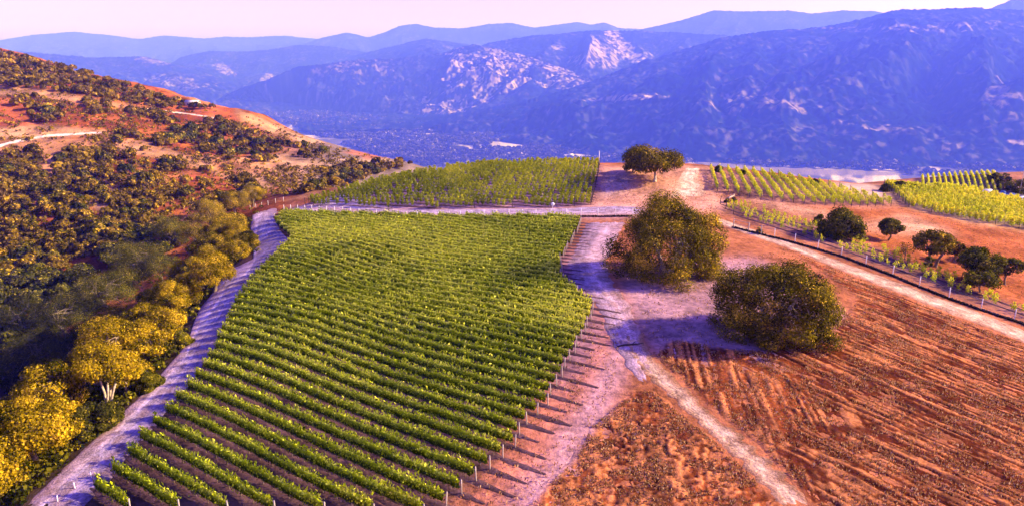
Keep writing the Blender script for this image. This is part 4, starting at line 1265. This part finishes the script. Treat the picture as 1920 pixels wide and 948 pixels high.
def vehicle(p, rz, name, label, cat, body, long, truck):
    t = thing(name, label, cat, p, rz)
    if truck:
        obj('bed', MB().box((-.9, 0, 1.0), (long * .62, 1.9, .5)).box((-.9, .9, 1.35), (long * .62, .08, .3)).box((-.9, -.9, 1.35), (long * .62, .08, .3)).mesh('bed', M[body]), t)
        c = obj('cab', MB().box((long * .34, 0, 1.25), (long * .30, 1.9, 1.0)).box((long * .31, 0, 2.05), (long * .22, 1.7, .62)).mesh('cab', M[body]), t)
    else:
        c = obj('body', MB().box((0, 0, .85), (long, 1.8, .7)).box((-.2, 0, 1.45), (long * .55, 1.6, .55)).mesh('body', M[body]), t)
    for sy in (-1, 1):
        obj('window', MB().box((long * .31 if truck else -.2, sy * (.86 if truck else .81), 2.08 if truck else 1.47), (long * .17 if truck else long * .46, .03, .4)).mesh('window', M['glass']), t)
        for sx in (-.33, .33):
            obj('wheel', MB().tube([(long * sx, sy * .78, .4), (long * sx, sy * .98, .4)], .4, 14).mesh('wheel', M['rubber']), t)
    return t


vehicle(p[1], 2.9, 'truck', 'blue flatbed truck parked in the farmyard by the second hill', 'truck', 'blue', 6.4, True)
vehicle(p[2], .4, 'parked_car', 'white car parked below the utility pole', 'car', 'white', 4.4, False)


# ------------------------------------------------------------------ mountains
def to_px(x, y, z):
    dz = z - CAMZ
    f = y * cos(TH) - dz * sin(TH); u = y * sin(TH) + dz * cos(TH)
    return 960 + F * x / f, 474 - F * u / f


def mountain(name, crest, base_z, front, back, N, m1, seed, spur, wl, rough, bare, tree, green=(.020, .030, .030), pale=(.40, .27, .23), basepx=None, jag=6., prof=1.0, palefn=None, asp=None):
    crest = np.array(crest, float); crest[:, 1] = np.maximum(crest[:, 1], -5); crest[:, 2] *= SC; front *= SC; back *= SC; spur *= SC; wl *= SC; rough *= SC; tree *= 4.0; jag *= 3.4
    s0 = np.linspace(crest[0, 0], crest[-1, 0], N)
    py = np.interp(s0, crest[:, 0], crest[:, 1]); Yc = np.interp(s0, crest[:, 0], crest[:, 2])
    ker = np.hanning(2 * max(2, N // 90) + 1); ker /= ker.sum(); h_ = len(ker) // 2
    py = np.convolve(np.pad(py, h_, 'edge'), ker, 'valid')
    C = at_Y(s0, py, Yc).T
    hd = C[:, :2] / np.linalg.norm(C[:, :2], axis=1, keepdims=True)
    if basepx is not None:
        b = np.array(basepx, float)
        bz = np.array([at_Z(x, y, base_z) for x, y in zip(s0, np.interp(s0, b[:, 0], b[:, 1]))])
        B = bz[:, :2]
    else:
        B = C[:, :2] - hd * front
    Bk = C[:, :2] + hd * back
    m2 = max(10, m1 // 5)
    t = np.concatenate([np.linspace(0, 1, m1), np.linspace(1, 2, m2)[1:]])
    tf = np.clip(t, 0, 1)[None]; tb = np.clip(t - 1, 0, 1)[None]
    XY = (B[:, None] * (1 - tf[..., None]) + C[:, None, :2] * tf[..., None]) * (1 - tb[..., None]) + Bk[:, None] * tb[..., None]
    hh = np.maximum(C[:, 2] - base_z, 3)[:, None]
    rise = (tf ** prof) * (1 - sstep(0, 1, tb))
    x, y = XY[..., 0], XY[..., 1]
    arc = np.concatenate([[0], np.cumsum(np.linalg.norm(np.diff(C[:, :2], axis=0), axis=1))])[:, None]
    sk = arc + wl * .9 * (fbm(x / wl / 1.5, y / wl / 1.5, seed + 3, 3) - .5) + (1 - tf) * wl * .35
    sp = ridged(sk / wl, tf * 1.3 + 0 * sk, seed, 3) - .55
    env = np.sin(np.clip(tf, 0, 1) ** .8 * pi) * (1 - tb) + .25 * tb
    z = base_z + hh * rise + np.minimum(spur, hh * .55) * sp * env
    z += rough * (fbm(x / (wl * .25), y / (wl * .25), seed + 8, 4) - .5) * (.15 + env)
    bn = fbm(x / (wl * .45), y / (wl * .45), seed + 11, 4) + .45 * (sp + .1) * env
    bm = sstep(bare, bare + .10, bn)
    if asp is not None:
        face = -np.gradient(z, axis=0) / (np.gradient(arc, axis=0) + 1e-6)
        px_, py_ = to_px(x, y, z)
        reg = sstep(1.2, .7, ((px_ - asp[0]) / asp[2]) ** 2 + ((py_ - asp[1]) / asp[3]) ** 2)
        bm = np.maximum(bm, asp[4] * reg * sstep(.10, .40, face + .7 * (bn - .55)))  # slopes facing the sun painted paler, their sunlight put into the colour
    if palefn is not None:
        # project on the photo only to know which slope this is; the pale tone stays on the land
        bm = palefn(x, y, z, bm)
    tr = fbm(x / 73., y / 73., seed + 15, 3)
    spk = sstep(.58, .72, vnoise(x / 88., y / 88., seed + 31)) * sstep(.42, .60, fbm(x / 770., y / 770., seed + 33, 3))
    bm = np.maximum(bm, .15 * spk)
    gr = vnoise(x / 55., y / 55., seed + 51) * .6 + .4 * vnoise(x / 114., y / 114., seed + 52)
    dots = sstep(.40, .60, gr + .22 * (fbm(x / 260., y / 260., seed + 61, 3) - .5))
    bm = bm * (.12 + .88 * dots)
    z += (tree * (tr - .35) * (1 - .8 * bm)) * sstep(0, .05, tf) + jag * (vnoise(arc / 60., 0 * arc, seed + 20) - .5) * sstep(.9, 1, tf)
    tc_ = fbm(x / 220., y / 220., seed + 25, 4)[..., None]
    lite = (.75 * sstep(.54, .78, gr) * sstep(.36, .62, fbm(x / 900., y / 900., seed + 63, 4) + .35 * (sp + .05) * env))[..., None]
    c = np.array(green) * (.3 + 1.6 * gr[..., None]) * (1 - lite) + np.array([.062, .060, .080]) * lite * (.5 + tc_)
    c = c * (1 - bm[..., None]) + np.array(pale) * (.7 + .6 * tc_) * bm[..., None]
    n, m = x.shape
    idx = np.arange(n * m).reshape(n, m)
    Fq = np.stack([idx[:-1, :-1], idx[1:, :-1], idx[1:, 1:], idx[:-1, 1:]], -1).reshape(-1, 4)
    return kind(obj(name, new_mesh(name, np.stack([x, y, z], -1), Fq, M['mount'], colr=c.reshape(-1, 3), smooth=True)), 'structure')


def blobs(lst):
    """bare slopes, meadows and painted-on sunlit faces at known places on the land: (x, y, radius along, radius across, tilt, strength, speckle)"""
    def fn(x, y, z, bm):
        px, py = to_px(x, y, z)
        nz = fbm(x / 175., y / 175., 401, 4)
        for cx, cy, rx, ry, a, st, spk in lst:
            dx, dy = px - cx, py - cy
            u = (dx * cos(a) + dy * sin(a)) / rx; v = (-dx * sin(a) + dy * cos(a)) / ry
            q = u * u + v * v
            bm = np.maximum(bm, st * sstep(1.25, .75, q + spk * 4 * (nz - .5)))
        return bm
    return fn


def Yf(lst, Y): return [(a, b, Y) for a, b in lst]


SC = 5.5
VZ = -1367
mountain('mountain', [(560, 246, 2350), (790, 243, 2400), (870, 225, 2450), (1000, 190, 2600), (1110, 155, 2750), (1210, 116, 2900), (1350, 72, 3100), (1440, 58, 3150), (1530, 53, 3200), (1600, 40, 3250), (1680, 19, 3300), (1740, 19, 3300), (1830, 15, 3300), (1870, 19, 3300), (1930, 22, 3300), (2150, 0, 3300), (2500, -10, 3300)],
         VZ, 0, 1500, 1050, 460, 501, 170, 420, 90, 1.2, 13, basepx=[(560, 250), (790, 247), (900, 262), (1100, 292), (1300, 306), (1500, 312), (1920, 318), (2500, 320)], prof=.92, green=(.004, .010, .013),
         palefn=blobs([(1165, 185, 58, 6, -.06, .9, .5), (1215, 181, 40, 5, .05, .9, .5), (1430, 195, 60, 16, .1, .35, 3.), (1480, 200, 26, 5, .3, .5, 1.6), (1660, 243, 50, 5, .1, .5, 1.8), (1885, 185, 36, 16, .6, .4, 2.6), (1560, 230, 14, 4, 0, .5, 1.5), (1910, 268, 20, 4, .1, .9, .8), (1790, 275, 22, 5, -.2, .35, 2), (1320, 195, 18, 5, 0, .4, 1.8), (1730, 52, 120, 6, -.03, .5, 2.4)]))
mountain('mountain', [(380, 200, 3318), (440, 172, 3397), (500, 150, 3476), (560, 126, 3555), (650, 116, 3634), (760, 111, 3713), (830, 99, 3792), (890, 84, 3792), (930, 92, 3713), (1000, 110, 3555), (1060, 130, 3397), (1110, 150, 3239), (1180, 190, 3081), (1260, 215, 3002)],
         VZ, 1700, 1200, 900, 380, 521, 205, 520, 110, .99, 14, prof=.9, asp=(965, 158, 150, 66, .8), green=(.003, .006, .011), basepx=[(380, 203), (440, 204), (600, 212), (700, 218), (830, 226), (1000, 228), (1260, 232)],
         palefn=blobs([(868, 128, 16, 34, -.35, .75, 1.6), (893, 160, 14, 42, -.45, .8, 1.4), (905, 185, 9, 22, -.5, .9, .8), (850, 197, 50, 20, -.3, .7, 3.), (985, 140, 14, 36, -.1, .7, 2.6), (1045, 147, 32, 18, .35, .7, 2.6), (930, 100, 30, 6, .5, .5, 1.6), (1080, 145, 40, 5, .45, .8, 1.4), (700, 130, 30, 8, 0, .35, 2.4), (640, 128, 40, 8, -.2, .3, 2.4)]))  # some of these paint the sunlit faces of the ridges pale
mountain('mountain', [(880, 92, 4300), (920, 80, 4300), (980, 69, 4300), (1060, 62, 4300), (1130, 57, 4300), (1200, 58, 4300), (1280, 63, 4300), (1360, 66, 4300), (1450, 90, 4300), (1600, 130, 4300)],
         VZ, 1500, 1200, 420, 220, 541, 220, 560, 80, .95, 12, asp=(1150, 90, 120, 40, .6), green=(.005, .009, .014), palefn=blobs([(1165, 85, 14, 36, -.75, .9, .8), (1195, 112, 12, 16, -.7, .9, .6), (1120, 95, 8, 14, -.3, .8, 1), (1110, 115, 40, 10, 0, .5, 1.6)]))
mountain('mountain', [(400, 180, 5000), (470, 158, 5000), (560, 132, 5000), (640, 110, 5100), (720, 90, 5100), (800, 73, 5100), (870, 82, 5100), (930, 100, 5100), (1100, 140, 5000)],
         VZ, 1800, 1200, 420, 140, 561, 240, 700, 80, .95, 12, green=(.005, .009, .014))
mountain('mountain', [(-400, 110, 4400), (-100, 92, 4500), (0, 94, 4500), (80, 102, 4500), (170, 108, 4500), (270, 107, 4500), (330, 122, 4400), (420, 150, 4300), (490, 178, 4200), (560, 205, 4100)],
         VZ, 1500, 1200, 520, 180, 581, 200, 560, 80, .92, 12, green=(.003, .007, .012), palefn=blobs([(285, 112, 30, 8, .1, .6, 1.2), (380, 130, 26, 6, .4, .5, 1.2), (330, 155, 50, 8, .1, .4, 2)]))
mountain('mountain', [(300, 130, 5300), (340, 108, 5300), (390, 96, 5300), (450, 98, 5300), (520, 92, 5400), (560, 84, 5400), (620, 88, 5400), (700, 100, 5400), (800, 130, 5300)],
         VZ, 1600, 1200, 300, 120, 601, 200, 700, 60, .95, 10, green=(.005, .009, .014), palefn=blobs([(420, 130, 26, 8, .5, .6, .8), (500, 148, 12, 9, -.5, .9, .5)]))
mountain('mountain', [(480, 84, 7600), (560, 86, 7600), (600, 72, 7600), (650, 61, 7600), (690, 71, 7600), (720, 62, 7600), (750, 49, 7600), (780, 45, 7600), (815, 52, 7600), (870, 54, 7600), (920, 45, 7600), (960, 44, 7600), (1000, 53, 7600), (1050, 46, 7600), (1085, 42, 7600), (1110, 47, 7600), (1132, 42, 7600), (1160, 53, 7600), (1230, 56, 7600), (1400, 60, 7600)],
         VZ, 2500, 1500, 520, 120, 621, 260, 900, 60, .9, 10, green=(.006, .010, .016), jag=10)
mountain('mountain', [(-500, 90, 8500), (-200, 84, 8500), (0, 76, 8500), (60, 66, 8500), (140, 60, 8500), (200, 66, 8500), (260, 74, 8500), (310, 67, 8500), (350, 70, 8500), (380, 73, 8500), (420, 69, 8500), (470, 71, 8500), (530, 67, 8500), (600, 74, 8500), (720, 90, 8500)],
         VZ, 2500, 1500, 460, 110, 641, 260, 1000, 60, .9, 10, green=(.006, .010, .016), jag=10)
mountain('mountain', [(1120, 80, 6600), (1210, 54, 6600), (1280, 38, 6600), (1340, 20, 6600), (1400, 22, 6600), (1480, 20, 6600), (1520, 26, 6600), (1580, 20, 6600), (1640, 22, 6600), (1700, 34, 6600), (1800, 60, 6600), (1950, 80, 6600)],
         VZ, 2500, 1500, 420, 120, 661, 260, 900, 60, .9, 10, green=(.006, .010, .016), jag=8)
mountain('mountain', [(1780, 40, 5200), (1860, 15, 5200), (1900, -2, 5200), (1960, -22, 5200), (2100, -40, 5200), (2300, 0, 5200)],
         VZ, 2000, 1500, 200, 90, 681, 200, 900, 60, .9, 10, green=(.006, .010, .016), jag=8)

# ------------------------------------------------------------------ the blue air
m, nt, out = mat_new('haze')
pv = nt.nodes.new('ShaderNodeVolumePrincipled')
pv.inputs['Density'].default_value = .000125
pv.inputs['Density Attribute'].default_value = ''
pv.inputs['Color'].default_value = (.052, .080, 1.0, 1)
pv.inputs['Absorption Color'].default_value = (1, 1, 1, 1)
pv.inputs['Anisotropy'].default_value = 0.0
nt.links.new(pv.outputs[0], out.inputs['Volume'])
hz = MB().box((0, 24000, 600), (150000, 64000, 3980)).mesh('haze', m)
o = obj('haze', hz); kind(tag(o, 'blue air that veils the far hills', 'haze'), 'stuff')

# ------------------------------------------------------------------ camera, sun, sky
cd = bpy.data.cameras.new('camera'); cam = bpy.data.objects.new('camera', cd); COL.objects.link(cam)
cam.location = (0, 0, CAMZ); cam.rotation_euler = (pi / 2 - TH, 0, 0)
cd.sensor_width = 36; cd.lens = 36 * F / W; cd.clip_start = .5; cd.clip_end = 200000
scene.camera = cam
sl = bpy.data.lights.new('sun', 'SUN'); sl.energy = 5.0; sl.angle = radians(.5); sl.color = (1, .845, .73)
so = bpy.data.objects.new('sun', sl); COL.objects.link(so)
from mathutils import Vector
so.rotation_euler = Vector(SUN_DIR).to_track_quat('Z', 'Y').to_euler()
wd = bpy.data.worlds.new('World'); scene.world = wd; wd.use_nodes = True
nt = wd.node_tree; bg = nt.nodes['Background']
sk = nt.nodes.new('ShaderNodeTexSky'); sk.sky_type = 'NISHITA'; sk.sun_disc = False
sk.sun_elevation = SUN_EL; sk.sun_rotation = SUN_AZ; sk.altitude = 100; sk.air_density = 1.0; sk.dust_density = 2.5; sk.ozone_density = 1.0
tc = nt.nodes.new('ShaderNodeTexCoord'); sp = nt.nodes.new('ShaderNodeSeparateXYZ'); rp = nt.nodes.new('ShaderNodeValToRGB')
nt.links.new(tc.outputs['Generated'], sp.inputs[0]); nt.links.new(sp.outputs['Z'], rp.inputs[0])
e = rp.color_ramp.elements
e[0].position = 0.0; e[0].color = (1.5, .95, 2.9, 1); e[1].position = .6; e[1].color = (.46, .38, 2.6, 1)
m_ = e.new(.14); m_.color = (1.15, .68, 2.4, 1)
mx = nt.nodes.new('ShaderNodeMix'); mx.data_type = 'RGBA'; mx.blend_type = 'MULTIPLY'; mx.inputs[0].default_value = 1
nt.links.new(sk.outputs[0], mx.inputs[6]); nt.links.new(rp.outputs[0], mx.inputs[7]); nt.links.new(mx.outputs[2], bg.inputs[0])
bg.inputs[1].default_value = .10

vs = scene.view_settings
scene.display_settings.display_device = 'sRGB'
vs.view_transform = 'Standard'; vs.look = 'None'; vs.exposure = 1.35; vs.gamma = 1; vs.use_curve_mapping = False
scene.render.engine = 'CYCLES'
scene.render.resolution_x = 1024; scene.render.resolution_y = 505
c = scene.cycles
c.max_bounces = 5; c.diffuse_bounces = 2; c.glossy_bounces = 1; c.transmission_bounces = 3; c.volume_bounces = 0; c.transparent_max_bounces = 4
c.use_denoising = True
